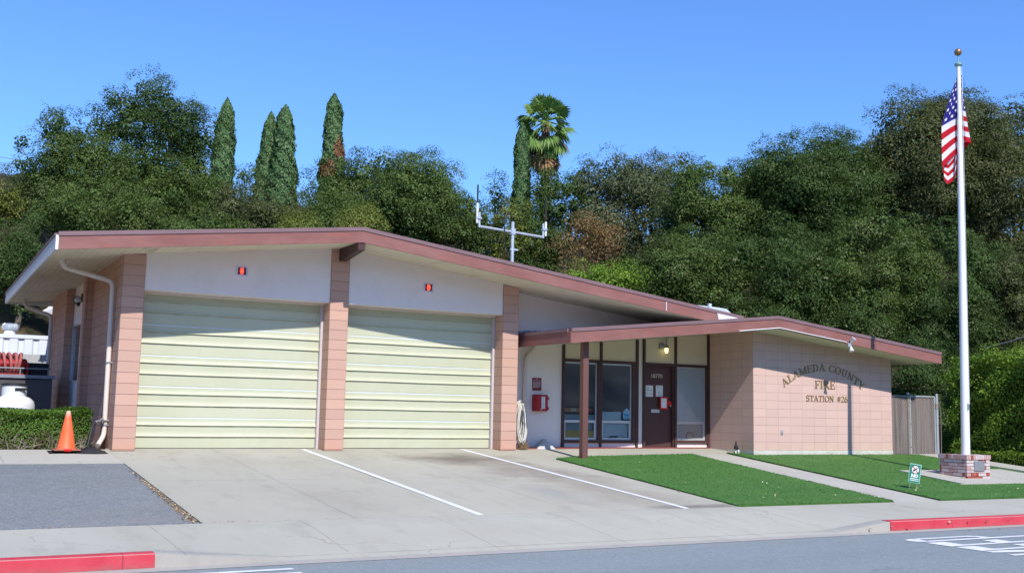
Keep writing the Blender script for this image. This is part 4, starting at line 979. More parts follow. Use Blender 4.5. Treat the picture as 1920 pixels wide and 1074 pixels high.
MB().prism([(11.968, 0.740), (12.174, 0.740), (12.174, 0.885), (12.071, 0.965), (11.968, 0.885)], 1, 0.6385, 0.6395).build('panel', m_paleblue, t)
m = MB()
for c, a, b in (((12.05, .81), .055, .032), ((12.0, .835), .022, .018)): m.add([(c[0]+a*math.cos(k*.5236), .6375, c[1]+b*math.sin(k*.5236)) for k in range(12)], [tuple(range(12))])
for k, (a, b) in enumerate((((12.08, .81), (12.135, .855)), ((12.09, .80), (12.15, .825)), ((12.09, .79), (12.15, .795)), ((12.06, .79), (12.11, .765)))):
    d = (Vector(b)-Vector(a)).normalized(); q = Vector((-d.y, d.x))*.012; A, B_ = Vector(a), Vector(b)
    m.add([(p.x, .6372-.0002*k, p.y) for p in (A-q, B_-q*.7, B_+q*.7, A+q)], [(0, 1, 2, 3)])
m.build('hand_mark', m_midblue, t)
# wall outlet, sprinkler valve
t = thing('wall_outlet', (15.56, WY, 0.46), 'small grey weatherproof outlet low on the block wall', 'outlet')
MB().box(15.525, 15.595, WY-0.02, WY, 0.405, 0.525).build('cover', m_galv, t, bevel=0.006); MB().box(15.54, 15.58, WY-0.032, WY-0.0205, 0.42, 0.465).build('flap', m_grey, t)
t = thing('sprinkler_valve', (14.45, -0.62, G(14.45, -.62)), 'black sprinkler valve on two short white pipes by the block corner', 'sprinkler valve')
zb = G(14.4, -.62); m = MB()
for x in (14.37, 14.46): MB().tube([(x, -.72, zb-.05), (x, -.72, zb+.10)], 0.020, 10).build('pipe', m_white, t, True)
m = MB(); m.lathe([(0.045, .10), (0.05, .13), (0.05, .19), (0.03, .21), (0.02, .25), (0.012, .30)], (14.38, -.72, zb), 14); m.tube([(14.38, -.72, zb+.13), (14.46, -.72, zb+.12)], .022, 8); m.build('valve', m_black, t, True)

# ------------------------------------------------------------------ roof equipment
t = thing('antenna_mast', (10.63, 4.0, s1(10.63)+.27), 'pale antenna mast on the roof with a cross arm and two whip aerials', 'antenna')
zr = s1(10.63)+.25
MB().tube([(10.63, 4.0, zr), (10.63, 4.0, 5.98)], 0.048, 12).build('mast', m_galv, t, True)
A0, A1 = (9.60, 4.0, 5.755), (11.60, 4.0, 5.655)
MB().tube([A0, A1], 0.033, 10).build('cross_arm', m_galv, t, True)
MB().box(10.565, 10.695, 3.94, 4.06, 5.63, 5.79).build('arm_clamp', m_galv, t, bevel=0.01)
MB().obox((10.68, 4.0, 5.22), (.12, 0, 0), (0, .03, 0), (0, 0, .022)).build('step', m_galv, t)
for (ax, az), sx in (((9.60, 5.755), -1), ((11.60, 5.655), 1)):
    MB().tube([(ax, 4, az-.03), (ax, 4, az+.38)], 0.032, 10).build('riser', m_galv, t, True)
    wx = ax+sx*0.075
    w = MB().tube([(wx, 3.99, az+.08 if sx < 0 else az+.04), (wx, 3.99, az+.62 if sx < 0 else az+.43)], 0.032, 10).build('whip_base', m_white, t, True)
    MB().tube([(wx, 3.99, az+.62 if sx < 0 else az+.43), (wx, 3.99, az+1.12 if sx < 0 else az+1.12)], 0.024, 8).build('whip', m_black, w, True)
    MB().obox((ax+sx*.03, 3.985, az+.22), (.07, 0, 0), (0, .045, 0), (0, 0, .028)).build('bracket', m_galv, t)
pts = [(10.62, 4, 5.98), (10.60, 4, 6.12), (10.50, 3.97, 6.22), (10.38, 3.96, 6.14), (10.34, 3.95, 5.9), (10.36, 3.95, 5.4), (10.5, 3.97, 5.0)]
MB().tube(pts, 0.015, 6).build('cable', m_black, t, True)
t = thing('roof_unit', (15.2, 2.5, 3.0), 'pale sheet metal ventilation hood on the roof behind the gable', 'roof vent')
m_hood = plain('pale_sheet_metal', (0.62, 0.68, 0.70), 0.4, 0.4, 0.2)
a, b = at(1302, 574, 1, 2.5), at(1376, 588, 1, 2.5)
hx0, hx1, hz = float(a[0]), float(b[0]), float(b[2])
hq = [at(px_, py_, 1, 2.5) for px_, py_ in ((1292, 570), (1330, 574), (1352, 577), (1363, 579), (1374, 589))]
m = MB(); m.prism([(hx0-.2, 2.6), (hx1, 2.6)]+[(float(q[0]), float(q[2])) for q in hq[::-1]], 1, 2.5, 3.7); m.build('hood', m_hood, t, bevel=0.02)
cq = at(1331, 569, 1, 2.46)
MB().box(float(cq[0])-.05, float(cq[0])+.05, 2.44, 2.497, float(cq[2])-.3, float(cq[2])).build('corner_post', m_hood, t); MB().obox((hx1-.1, 2.9, hz+.02), (.03, 0, 0), (0, .3, 0), (0, 0, .05)).build('louver', m_galv, t)

# ------------------------------------------------------------------ flagpole
PX, PY = 17.39, -4.93
bz = -0.375
t = thing('brick_plinth', (PX, PY, bz), 'low square brick base of the flagpole with a grey plaque', 'brick base')  # solid brick base that carries the flagpole, nothing planted in it
def brick_cols():
    out = []
    for nm_, c in (('brick_pink', (0.52, 0.33, 0.31)), ('brick_whitewashed', (0.60, 0.50, 0.49)), ('brick_red', (0.36, 0.085, 0.055)), ('brick_grey_pink', (0.50, 0.40, 0.40))):
        out.append(mottled(nm_, c, tuple(q*0.8 for q in c), 9, 0.9, 0.5, 60, 0.1, dirt=(0.62, 0.55, 0.54), dirt_scale=14))
    return out
BM_ = brick_cols(); m_mortar = plain('dark_mortar', (0.17, 0.10, 0.09), 0.95)
bx0, bx1, by0, by1 = 16.965, 17.745, -5.27, -4.56
MB().box(bx0+.012, bx1-.012, by0+.012, by1-.012, bz-.12, bz+.40).build('mortar_core', m_mortar, t)
m = MB(); rr = np.random.default_rng(21); ch = 0.0725
def course(z, off):
    for (a0, a1, fixed, axis) in ((bx0, bx1, by0, 0), (by0, by1, bx0, 1), (bx0, bx1, by1, 2), (by0, by1, bx1, 3)):
        L = a1-a0; n = 3; bl = L/n; xs = [a0+bl*(i+off) for i in range(-1, n+1)]
        for s in xs:
            p, q = max(a0, s)+.004, min(a1, s+bl)-.004
            if q-p < .04: continue
            m.m = int(rr.choice(4, p=[.32, .36, .14, .18])); d = rr.uniform(0, .004); z0_, z1_ = z+.005, z+ch-.005
            if axis == 0: m.box(p, q, by0-d, by0+.05, z0_, z1_)
            elif axis == 2: m.box(p, q, by1-.05, by1+d, z0_, z1_)
            elif axis == 1: m.box(bx0-d, bx0+.05, p+.05 if s <= a0 else p, q-.051 if q > a1-.02 else q, z0_, z1_)
            else: m.box(bx1-.05, bx1+d, p+.05 if s <= a0 else p, q-.051 if q > a1-.02 else q, z0_, z1_)
for k in range(-1, 5): course(bz+k*ch, 0.0 if k % 2 else 0.5)
zc = bz+5*ch; n = 11
for i in range(n):
    a = bx0-.02+(bx1-bx0+.04)*i/n; b = bx0-.02+(bx1-bx0+.04)*(i+1)/n
    for y0_, y1_ in ((by0-.02, by0+.19), (by1-.19, by1+.02)): m.m = int(rr.choice(4, p=[.30, .32, .26, .12])); m.box(a+.004, b-.004, y0_, y1_, zc+.004, zc+.10+rr.uniform(-.002, .002))
for i in range(5):
    L = (by1-.19)-(by0+.19); a = by0+.19+L*i/5; b = by0+.19+L*(i+1)/5
    for x0_, x1_ in ((bx0-.02, bx0+.19), (bx1-.19, bx1+.02)): m.m = int(rr.choice(4, p=[.30, .32, .26, .12])); m.box(x0_, x1_, a+.004, b-.004, zc+.004, zc+.10+rr.uniform(-.002, .002))
m.build('brickwork', BM_, t)
MB().box(bx0+.15, bx1-.15, by0+.15, by1-.15, zc-.05, zc+.085).build('cap_fill', m_concrete_pale, t)
pq = MB().box(17.20, 17.545, by0-.022, by0-.006, bz+.115, bz+.335).build('plaque', mottled('dull_metal_plaque', (0.26, 0.28, 0.30), (0.34, 0.36, 0.38), 20, 0.45, 0.2, 90, 0.5, 0.4), t, bevel=0.004)
t = thing('flagpole', (PX, PY, zc+.085), 'tall white tapering flagpole with a copper ball on top', 'flagpole')
zt = 9.09; TX, TY = 17.517, -4.96                        # the pole leans very slightly to the right
def pole_at(z): return (PX+(TX-PX)*(z/zt), PY+(TY-PY)*(z/zt), z)
MB().tube([pole_at(zc+.08), pole_at(3.0), pole_at(6.0), pole_at(zt)], [0.094, 0.084, 0.067, 0.045], 20).build('pole', mottled('white_pole_paint', (0.80, 0.81, 0.84), (0.76, 0.77, 0.80), 2, 0.35, 0.02, 40, 0.45), t, True)
MB().lathe([(0.055, 0), (0.085, .02), (0.085, .06), (0.05, .09), (0.02, .10), (0.013, .11), (0.013, .27)], (TX, TY, zt), 16).build('truck', m_patina, t, True)
MB().lathe([(0.001, -.085)]+[(0.085*math.cos(a), 0.085*math.sin(a)) for a in np.linspace(-1.45, 1.45, 13)]+[(0.001, .085)], (TX, TY, zt+.34), 20).build('ball', m_gold, t, True)
MB().tube([(TX+.09, TY-.02, zt-.02), (PX+.19, PY-.03, 5.0), (PX+.13, PY-.04, 1.2)], 0.006, 5).build('halyard', m_white, t)
MB().obox((PX-.005, PY-.105, 1.15), (.012, 0, 0), (0, .02, 0), (0, 0, .07)).build('cleat', m_galv, t)

# flag hanging limp: columns of the cloth (u along the fly) given by their top and bottom
def flag_mat():
    n = N('flag_cloth'); uv = n.t.nodes.new('ShaderNodeUVMap'); u, v, _ = n.sep(uv.outputs[0])
    st = n.math('GREATER_THAN', n.math('FRACT', n.math('MULTIPLY', v, 6.5)), 0.5)
    col = n.mix(st, (0.50, 0.012, 0.025), (0.74, 0.73, 0.74))
    can = n.math('MULTIPLY', n.math('LESS_THAN', u, 0.40), n.math('LESS_THAN', v, 7/13))
    col = n.mix(can, col, (0.026, 0.022, 0.20)); n.fin(col, 0.75, n.bump(n.noise(9, 3), 0.1, 0.02), 0.15)
    tr = n.t.nodes.new('ShaderNodeBsdfTranslucent'); n.link(col, tr.inputs['Color']); mx = n.t.nodes.new('ShaderNodeMixShader'); mx.inputs[0].default_value = 0.25
    n.link(n.b.outputs[0], mx.inputs[1]); n.link(tr.outputs[0], mx.inputs[2]); n.link(mx.outputs[0], n.out.inputs['Surface']); return n.m
def pz(px, py, y): 
    q = at(px, py, 1, y); return Vector((float(q[0]), float(q[1]), float(q[2])))
cols = [  # u, top pixel, bottom pixel, distance in front of the pole axis, fall exponent
    (0.00, (1799, 140), (1803, 262), 0.03, 1.6), (0.06, (1801, 140), (1812, 266), -0.06, 1.6), (0.12, (1803, 141), (1822, 268), -0.03, 1.6), (0.17, (1801, 143), (1812, 276), 0.09, 1.5),
    (0.21, (1797, 143), (1799, 284), 0.11, 1.3), (0.27, (1796, 143), (1789, 293), 0.02, 1.15), (0.33, (1795, 144), (1779, 303), -0.03, 1.1), (0.40, (1794, 145), (1766, 316), -0.02, 1.05), (0.47, (1792, 165), (1769, 330), 0.14, 1.0),
    (0.56, (1793, 185), (1788, 322), 0.24, 1.0), (0.65, (1792, 205), (1792, 326), 0.20, 1.0), (0.76, (1789, 228), (1789, 338), 0.13, 1.0), (0.86, (1781, 250), (1778, 346), 0.08, 1.0), (0.93, (1778, 262), (1771, 336), 0.12, 1.0), (1.00, (1784, 272), (1782, 330), 0.16, 1.0)]
def flag_pt(u, v):
    us = [c[0] for c in cols]; i = max(1, min(len(us)-1, int(np.searchsorted(us, u)))); a, b = cols[i-1], cols[i]; f = (u-a[0])/(b[0]-a[0]); f = f*f*(3-2*f)*0.6+f*0.4
    tp = [a[1][k]*(1-f)+b[1][k]*f for k in (0, 1)]; bt = [a[2][k]*(1-f)+b[2][k]*f for k in (0, 1)]; d = a[3]*(1-f)+b[3]*f
    sw = math.sin(v*3.0+u*9)*1.2*v
    e = v**(a[4]*(1-f)+b[4]*f)
    ex = e if u < 0.22 else e*(1-min(1, (u-.22)/.08))+(1-(1-min(1, 1.85*v))**1.2)*min(1, (u-.22)/.08)
    x = tp[0]*(1-ex)+bt[0]*ex+sw; y = tp[1]*(1-v)+bt[1]*v
    return pz(x, y, PY+0.02+d*(0.35+0.65*e)+0.02*math.sin(7*v+11*u))
t = thing('flag', (PX, PY, 8.9), 'American flag hanging limp from the top of the flagpole', 'flag')
NU, NV = 84, 40; vs = [flag_pt(i/NU, j/NV) for j in range(NV+1) for i in range(NU+1)]
me = MB(); me.add(vs, [(j*(NU+1)+i, j*(NU+1)+i+1, (j+1)*(NU+1)+i+1, (j+1)*(NU+1)+i) for j in range(NV) for i in range(NU)])
fo = me.build('cloth', flag_mat(), t, True)
ul = fo.data.uv_layers.new(name='UVMap')
for lp in fo.data.loops: ul.data[lp.index].uv = ((lp.vertex_index % (NU+1))/NU, (lp.vertex_index//(NU+1))/NV)
m = MB()
for rw in range(9):
    for cl in range(6 if rw % 2 == 0 else 5):
        uc = 0.40*((cl*2+1+(rw % 2))/12); vc = (7/13)*((rw+1)/10); ru, rv = 0.0155, 0.0245
        for sgn in (-1, 1):
            pts = []
            for k in range(10):
                q = math.pi/2+k*math.pi/5; rad = 1.0 if k % 2 == 0 else 0.42
                pts.append((uc+ru*rad*math.cos(q), vc-rv*rad*math.sin(q)))
            c0 = flag_pt(uc, vc); du = flag_pt(min(1, uc+.01), vc)-flag_pt(max(0, uc-.01), vc); dv = flag_pt(uc, vc+.01)-flag_pt(uc, vc-.01)
            nrm = du.cross(dv).normalized()*0.006*sgn
            P3 = [flag_pt(max(0, a), max(0, b))+nrm for a, b in pts]
            m.add([c0+nrm]+P3, [(0, 1+k, 1+(k+1) % 10) for k in range(10)])
m.build('stars', m_white, t)

# ------------------------------------------------------------------ lawn sign
sc_ = at(1716, 916, 1, -6.35); sx, sy = float(sc_[0]), -6.35; sz = G(sx, sy)+.02
t = thing('lawn_sign', (sx, sy, sz), 'small tilted green lawn sign with a no dogs symbol reading NO', 'lawn sign')
m_sgreen = plain('sign_green', (0.012, 0.22, 0.15), 0.45); m_sedge = plain('sign_pale_edge', (0.30, 0.58, 0.50), 0.5)
ang = math.radians(-9); yaw = math.radians(-27)
Xa = Vector((math.cos(yaw), math.sin(yaw), 0)); Na = Vector((math.sin(yaw), -math.cos(yaw), 0.0))
Xs = Xa*math.cos(ang)+Vector((0, 0, 1))*math.sin(ang); Zs = Na.cross(Xs)*-1
if Zs.z < 0: Zs = -Zs
sw2, sh2 = 0.115, 0.185; ctr = Vector((sx, sy, sz+0.30))
MB().obox(ctr, Xs*sw2, Na*0.003, Zs*sh2).build('board', m_sedge, t)
MB().obox(ctr+Na*.0042-Xs*.0045-Zs*.004, Xs*(sw2-.012), Na*0.001, Zs*(sh2-.012)).build('face', m_sgreen, t)
def disc(c, r_, k, n=24): return [c+Na*k+Xs*(r_*math.cos(2*math.pi*i/n))+Zs*(r_*math.sin(2*math.pi*i/n)) for i in range(n)]
cc = ctr+Zs*.075
MB().add(disc(cc, .080, .0060), [tuple(range(24))]).build('ring', plain('sign_dark_red', (0.30, 0.03, 0.05), .5), t)
MB().add(disc(cc, .071, .0068), [tuple(range(24))]).build('disc', m_white, t)
m = MB()
for poly in ([(-.05, -.03), (-.02, -.035), (.0, -.012), (.03, .012), (.02, .03), (-.01, .012), (-.045, -.012)], [(.01, .012), (.045, .02), (.05, .035), (.02, .038)], [(-.04, -.03), (-.03, -.055), (-.022, -.055), (-.022, -.03)], [(.0, .0), (.012, -.03), (.02, -.028), (.014, .01)]):
    m.add([cc+Na*(.0074+.0003*len(m.f))+Xs*a+Zs*b for a, b in poly], [tuple(range(len(poly)))])
m.build('dog_symbol', m_black, t)
m = MB(); d1 = (Xs-Zs).normalized(); d2 = (Xs+Zs).normalized()
m.add([cc+Na*.0092+d1*a*.074+d2*b*.007 for a, b in ((-1, -1), (1, -1), (1, 1), (-1, 1))], [(0, 1, 2, 3)]); m.build('slash', plain('sign_slash', (0.40, 0.03, 0.05), .5), t)
m = MB(); vs, fs = text_faces('NO', 0.085, 'CENTER', 0.006); m.add([ctr+Na*.0062+Xs*v[0]+Zs*(v[1]-.075) for v in vs], fs)
for k in range(2):
    x = -.085; rr = np.random.default_rng(k+3)
    while x < .075:
        w = rr.uniform(.012, .03); q = -.115-.032*k; m.add([ctr+Na*.0062+Xs*a+Zs*b for a, b in ((x, q), (x+w, q), (x+w, q+.018), (x, q+.018))], [(0, 1, 2, 3)]); x += w+.006
m.build('lettering', m_white, t)
for s in (-.07, .07): MB().tube([ctr+Xs*s-Zs*.18, ctr+Xs*s-Zs*.33], .004, 5).build('wire_leg', m_galv, t)

# ------------------------------------------------------------------ chain link gate and fence
m_slat = N('privacy_slats')
def slat_mat():
    n = N('privacy_slats'); x, y, z = n.sep(n.pos); vr = n.noise(1.0, 3, 0.6, n.comb(n.math('MULTIPLY', x, 11.0), 0.0, n.math('MULTIPLY', z, 0.35)))
    col = n.mix(n.ramp(vr, 0.42, 0.56), (0.085, 0.062, 0.055), (0.185, 0.150, 0.138)); col = n.mix(n.ramp(vr, 0.62, 0.66), col, (0.20, 0.075, 0.055))
    fx = n.math('FRACT', n.math('DIVIDE', x, 0.075)); col = n.mix(n.math('LESS_THAN', fx, 0.07), col, (0.08, 0.065, 0.06))
    return n.fin(col, 0.8, n.bump(vr, .3, .01), 0.2)
m_slat = slat_mat(); m_mesh = plain('weathered_chain_link', (0.32, 0.31, 0.30), 0.5, 0.4, 0.3); FYF = -0.97
def chain(mb, x0, x1, z0, z1, y, step=0.075):
    for sgn in (1, -1):
        c = -(z1-z0)
        while c < (x1-x0):
            pts = []
            xa, xb = x0+c, x0+c+(z1-z0)/1.35
            za, zb_ = (z0, z1) if sgn > 0 else (z1, z0)
            def clip(xa, za, xb, zb_):
                ta, tb = 0.0, 1.0; dx = xb-xa
                if dx == 0: return None
                t0, t1 = (x0-xa)/dx, (x1-xa)/dx
                ta, tb = max(ta, min(t0, t1)), min(tb, max(t0, t1))
                if tb-ta < .02: return None
                return (xa+dx*ta, za+(zb_-za)*ta), (xa+dx*tb, za+(zb_-za)*tb)
            r_ = clip(xa, za, xb, zb_)
            if r_: mb.tube([(r_[0][0], y-(.004 if sgn > 0 else -.004), r_[0][1]), (r_[1][0], y-(.004 if sgn > 0 else -.004), r_[1][1])], 0.0026, 4, cap=False)
            c += step
t = thing('chain_link_fence', (19.9, FYF, -0.1), 'short chain link fence panel with brown slats next to the block wall', 'fence')
MB().box(19.53, 20.235, FYF+.02, FYF+.03, -0.13, 1.42).build('slats', m_slat, t)
m = MB(); chain(m, 19.53, 20.24, -.12, 1.46, FYF); m.build('mesh', m_mesh, t)
MB().tube([(19.53, FYF, 1.46), (20.26, FYF, 1.465)], .022, 8).build('rail', m_grey, t)
p = MB().tube([(20.27, FYF, -.2), (20.27, FYF, 1.52)], .035, 10).build('post', m_rust, t); MB().lathe([(.04, 0), (.045, .03), (.02, .06), (.001, .07)], (20.27, FYF, 1.51), 10).build('cap', m_galv, p)
t = thing('chain_link_gate', (20.85, FYF, -0.15), 'grey framed chain link gate with rust brown slats between the wall and hedge', 'gate')
gx0, gx1, gz0, gz1 = 20.345, 21.33, -0.13, 1.47
m = MB(); m.tube([(gx0, FYF, gz0), (gx0, FYF, gz1)], .024, 8); m.tube([(gx1, FYF, gz0), (gx1, FYF, gz1)], .024, 8); m.tube([(gx0, FYF, gz1), (gx1, FYF, gz1)], .022, 8); m.tube([(gx0, FYF, gz0), (gx1, FYF, gz0)], .022, 8)
m.build('frame', m_galv, t, True)
MB().box(gx0+.02, gx1-.02, FYF+.025, FYF+.033, gz0+.02, gz1-.03).build('slats', m_slat, t)
m = MB(); chain(m, gx0, gx1, gz0, gz1+.03, FYF-.01); m.build('mesh', m_mesh, t)
for z in (.1, .72, 1.3): MB().obox((gx0-.04, FYF-.01, z), (.05, 0, 0), (0, .015, 0), (0, 0, .02)).build('hinge', m_rust, t)
MB().obox((gx1+.03, FYF-.03, 1.22), (.04, 0, 0), (0, .02, 0), (0, 0, .07)).build('latch', m_rust, t)
tag(MB().tube([(21.42, FYF, -.3), (21.42, FYF, 1.56)], .042, 12).build('gate_post', m_galv, None, True), 'round steel post on the hedge side of the chain link gate', 'post')
tag(MB().tube([(21.62, FYF+.05, -.2), (21.60, FYF+.02, .5), (21.58, FYF, 1.1), (21.46, FYF, 1.4)], .012, 6).build('wire', m_rust, None, True), 'loose wire hanging beside the gate post', 'wire')

# ------------------------------------------------------------------ left yard
zc0 = G(-.85, -.15)+.012
t = thing('traffic_cone', (-0.80, -0.16, zc0+.03), 'faded orange traffic cone with a pale tip by the hedge', 'traffic cone')
m_orange2 = N('faded_orange_cone')
def cone_mat():
    n = N('faded_orange_cone'); x, y, z = n.sep(n.pos); h = n.math('SUBTRACT', z, zc0)
    col = n.mix(n.ramp(n.noise(4, 4), .35, .7), (0.78, 0.115, 0.03), (0.72, 0.15, 0.06)); col = n.mix(n.ramp(h, .60, .74), col, (0.55, 0.44, 0.34))
    return n.fin(col, 0.5, None, 0.35)
mc = cone_mat()
MB().lathe([(0.165, 0.045), (0.155, 0.06), (0.095, 0.40), (0.036, 0.712), (0.030, 0.722), (0.022, 0.719)], (-0.80, -0.16, zc0), 28).build('cone_body', mc, t, True)
MB().box(-1.03, -0.57, -0.38, 0.06, zc0+.018, zc0+.046).build('base_plate', mottled('dirty_orange_rubber', (0.36, 0.13, 0.09), (0.26, 0.10, 0.07), 5, 0.7), t, bevel=0.012)
tb = MB(); rr = np.random.default_rng(6); nx, ny = 30, 12
for j in range(ny):
    for i in range(nx):
        u, v = i/(nx-1), j/(ny-1); x = -1.10+0.98*u; y = -0.42+0.50*v+0.05*math.sin(6*u); e = min(1, 5*u, 5*(1-u))*min(1, 4*v, 4*(1-v))
        hgt = (0.012 if u < .45 else 0.012+0.080*math.sin(min(1, (u-.45)/.55)*2.7))*e+0.012*math.sin(17*u+9*v)*e*(u > .5)+.004
        tb.v.append((x, y, G(x, y)+max(.004, hgt)))
tb.f = [(j*nx+i, j*nx+i+1, (j+1)*nx+i+1, (j+1)*nx+i) for j in range(ny-1) for i in range(nx-1)]; tb.mi = [0]*len(tb.f)
tag(tb.build('plastic_sheet', m_tarp, None, True), 'crumpled black plastic sheet under the traffic cone', 'plastic sheet')
tag(MB().box(-0.86, -0.74, -0.425, -0.385, zc0+.01, zc0+.06).build('red_tag', m_brightred, bevel=0.008), 'small red tag on the black plastic below the cone', 'tag')
tag(MB().tube([(-.30, .14, .50), (-.36, .05, .40), (-.42, -.04, .10), (-.48, -.1, .02)], .02, 8).build('hose', m_black, None, True), 'black hose hanging from the tap at the end of the hedge', 'hose')
t = thing('hose_tap', (-.18, .35, .5), 'grey metal tap on the wall beside the downspout', 'tap')
MB().tube([(0.0, .60, .52), (-.12, .52, .52), (-.28, .2, .50)], .018, 8).build('spout', m_galv, t, True); MB().lathe([(.04, 0), (.045, .012), (.01, .02)], (-.14, .46, .54), 10).build('handle', m_galv, t)

t = thing('propane_tank', (-3.0, 3.0, 0), 'squat white propane tank standing behind the clipped hedge', 'propane tank')
q = at(25, 760, 1, 3.0); qx = float(q[0])
m_tank = mottled('white_tank_paint', (0.76, 0.77, 0.79), (0.70, 0.71, 0.73), 2, 0.35, 0.02, 40, 0.45)
MB().lathe([(0.30, .02), (0.38, .10), (0.40, .2), (0.40, 0.76), (0.375, 0.85), (0.30, 0.92), (0.20, 0.955), (0.1, 0.96)], (qx, 3.0, 0), 36).build('tank_body', m_tank, t, True)
m = MB(); n = 30; prof = [(0.235, 0.92), (0.235, 1.165), (0.22, 1.165), (0.22, 0.92)]
vs = []; fs = []
for k in range(n):
    a = 2*math.pi*k/n
    for r_, h in prof: vs.append((qx+r_*math.cos(a), 3.0+r_*math.sin(a), h))
for k in range(n):
    for i in range(4): fs.append((k*4+i, ((k+1) % n)*4+i, ((k+1) % n)*4+(i+1) % 4, k*4+(i+1) % 4))
m.add(vs, fs); m.build('collar', m_tank, t, True)
MB().obox((qx+.10, 3.0-.226, 1.09), (.11, 0.02, 0), (0, .012, 0), (0, 0, .025)).build('collar_slot', m_dark, t)
MB().lathe([(0.255, 0), (0.25, .03), (0.18, .045), (0.001, .05)], (qx, 3.0, 1.167), 24).build('valve_cover', m_black, t, True)

yc = 13.8; cxr = float(at(92, 680, 1, yc)[0])
t = thing('storage_container', (cxr-3, yc+1.2, 0), 'white ribbed metal storage container at the back of the yard', 'container')
m_cont = mottled('white_container_paint', (0.70, 0.73, 0.76), (0.62, 0.66, 0.70), 1.4, 0.45, 0.05, 50, 0.4, stretch=(1, 1, .4), dirt=(0.50, 0.42, 0.38), dirt_scale=2.2)
ctop = float(at(60, 632, 1, yc)[2]); prof = []; x = cxr-7.5; i = 0
while x < cxr-.05: prof += [(x, yc), (x+.20, yc), (x+.24, yc+.05), (x+.36, yc+.05)]; x += .40
pr_ = prof+[(cxr, yc), (cxr, yc+2.4), (cxr-7.5, yc+2.4)]
MB().prism(pr_, 2, 0.0, ctop-.05).build('corrugated_wall', m_cont, t)
MB().box(cxr-7.55, cxr+.02, yc-.02, yc+2.45, ctop-.05, ctop+.06).build('top_rail', m_cont, t)
sd = MB(); sd.box(cxr+.022, cxr+1.5, yc+1.4, yc+1.5, 0, ctop-.12)
for k in range(4): sd.box(cxr+.1+.35*k, cxr+.2+.35*k, yc+1.36, yc+1.398, 0, ctop-.12)
tag(sd.build('metal_fence', mottled('blue_grey_metal', (0.22, 0.30, 0.38), (0.28, 0.35, 0.42), 3, .5)), 'blue grey ribbed metal panel behind the white container', 'metal panel')
t = thing('turbine_vent', (0, 0, 0), 'silver onion shaped turbine vent on the white container', 'roof vent')
vx = float(at(18, 620, 1, yc+.6)[0]); vz = ctop+.06
K = 0.60
MB().lathe([(0.30*K, 0), (0.26*K, .12*K), (0.24*K, .25*K)], (vx, yc+.6, vz), 20).build('base', m_cont, t, True)
MB().lathe([(r_*K, h*K) for r_, h in ((0.20, .25), (0.30, .29), (0.355, .40), (0.34, .50), (0.25, .575), (0.05, .61))], (vx, yc+.6, vz), 26).build('turbine', m_galv, t)
m = MB()
for k in range(22):
    a = 2*math.pi*k/22; m.tube([(vx+K*r_*math.cos(a+d_), yc+.6+K*r_*math.sin(a+d_), vz+K*h) for r_, h, d_ in ((.22, .27, 0), (.325, .30, .03), (.378, .40, .08), (.36, .505, .13), (.26, .585, .16))], .010, 4)
m.build('blade', m_alu, t)
# utility truck bed with hose reel, seen behind the tank
yt = 6.2; tx1 = float(at(98, 720, 1, yt)[0])
t = thing('utility_truck', (tx1-1.5, yt+1, 0), 'dark utility truck bed with steel toolboxes parked in the yard', 'truck')
m_tr = mottled('dark_truck_paint', (0.075, 0.065, 0.068), (0.10, 0.09, 0.095), 2, 0.4, 0.05, 40, 0.4); m_steel = mottled('dull_steel', (0.30, 0.33, 0.36), (0.22, 0.25, 0.28), 3, .45, .05, 40, .5, .4)
dk = float(at(50, 705, 1, yt)[2])
MB().box(tx1-4.5, tx1, yt, yt+1.9, 0.55, dk-.05).build('body', m_tr, t, bevel=0.03)
MB().box(tx1-4.6, tx1+.05, yt-.05, yt+1.95, dk-.048, dk+.03).build('deck', m_steel, t)
MB().box(tx1-1.75, tx1-1.2, yt-.04, yt-.002, .75, dk-.1).build('toolbox_door', m_steel, t)
m = MB(); m.tube([(tx1-2.9, yt+.05, dk+.18), (tx1-.05, yt+.05, dk+.18)], .02, 6)
for k in range(5): m.tube([(tx1-.1-.6*k, yt+.05, dk+.03), (tx1-.1-.6*k, yt+.05, dk+.18)], .016, 6)
m.build('rail', m_grey, t)
for x in (tx1-.9, tx1-3.6):
    w = MB().lathe([(.22, -.12), (.42, -.11), (.44, 0), (.42, .11), (.22, .12)], (x, yt+.15, .44), 24, 1).build('wheel', m_black, t, True); MB().lathe([(.02, -.13), (.2, -.125), (.215, -.10)], (x, yt+.15, .44), 18, 1).build('rim', m_steel, w, True)
MB().box(tx1-1.25, tx1-.55, yt+.5, yt+.9, dk+.03, dk+.42).build('pump', m_black, t, bevel=.03); MB().box(tx1-.5, tx1-.05, yt+.5, yt+.9, dk+.03, dk+.33).build('battery_box', m_black, t, bevel=.03)
MB().box(tx1-1.75, tx1-1.62, yt+.4, yt+.8, dk+.03, dk+.52).build('red_valve', m_red, t)
t = thing('hose_reel', (0, 0, 0), 'red hose wound in thick loops on a reel on the truck bed', 'hose reel')
hx = float(at(14, 685, 1, yt+.4)[0]); m = MB(); m_hose = mottled('faded_red_hose', (0.46, 0.14, 0.13), (0.38, 0.10, 0.09), 5, .6, .1)
for k in range(7):
    for r_ in (.235, .185):
        m.tube([(hx-.36+.10*k+.04*math.sin(a+k), yt+.5+r_*math.cos(a), dk+.30+r_*math.sin(a)) for a in np.linspace(0, 2*math.pi, 22, endpoint=False)], .034, 7, closed=True)
m.build('hose_loops', m_hose, t, True)
m = MB(); m.lathe([(.10, -.42), (.10, .42)], (hx, yt+.5, dk+.30), 14, 0); m.box(hx-.4, hx+.45, yt+.26, yt+.30, dk+.03, dk+.06); m.box(hx+.41, hx+.45, yt+.3, yt+.7, dk+.03, dk+.33); m.build('reel_frame', m_red, t)
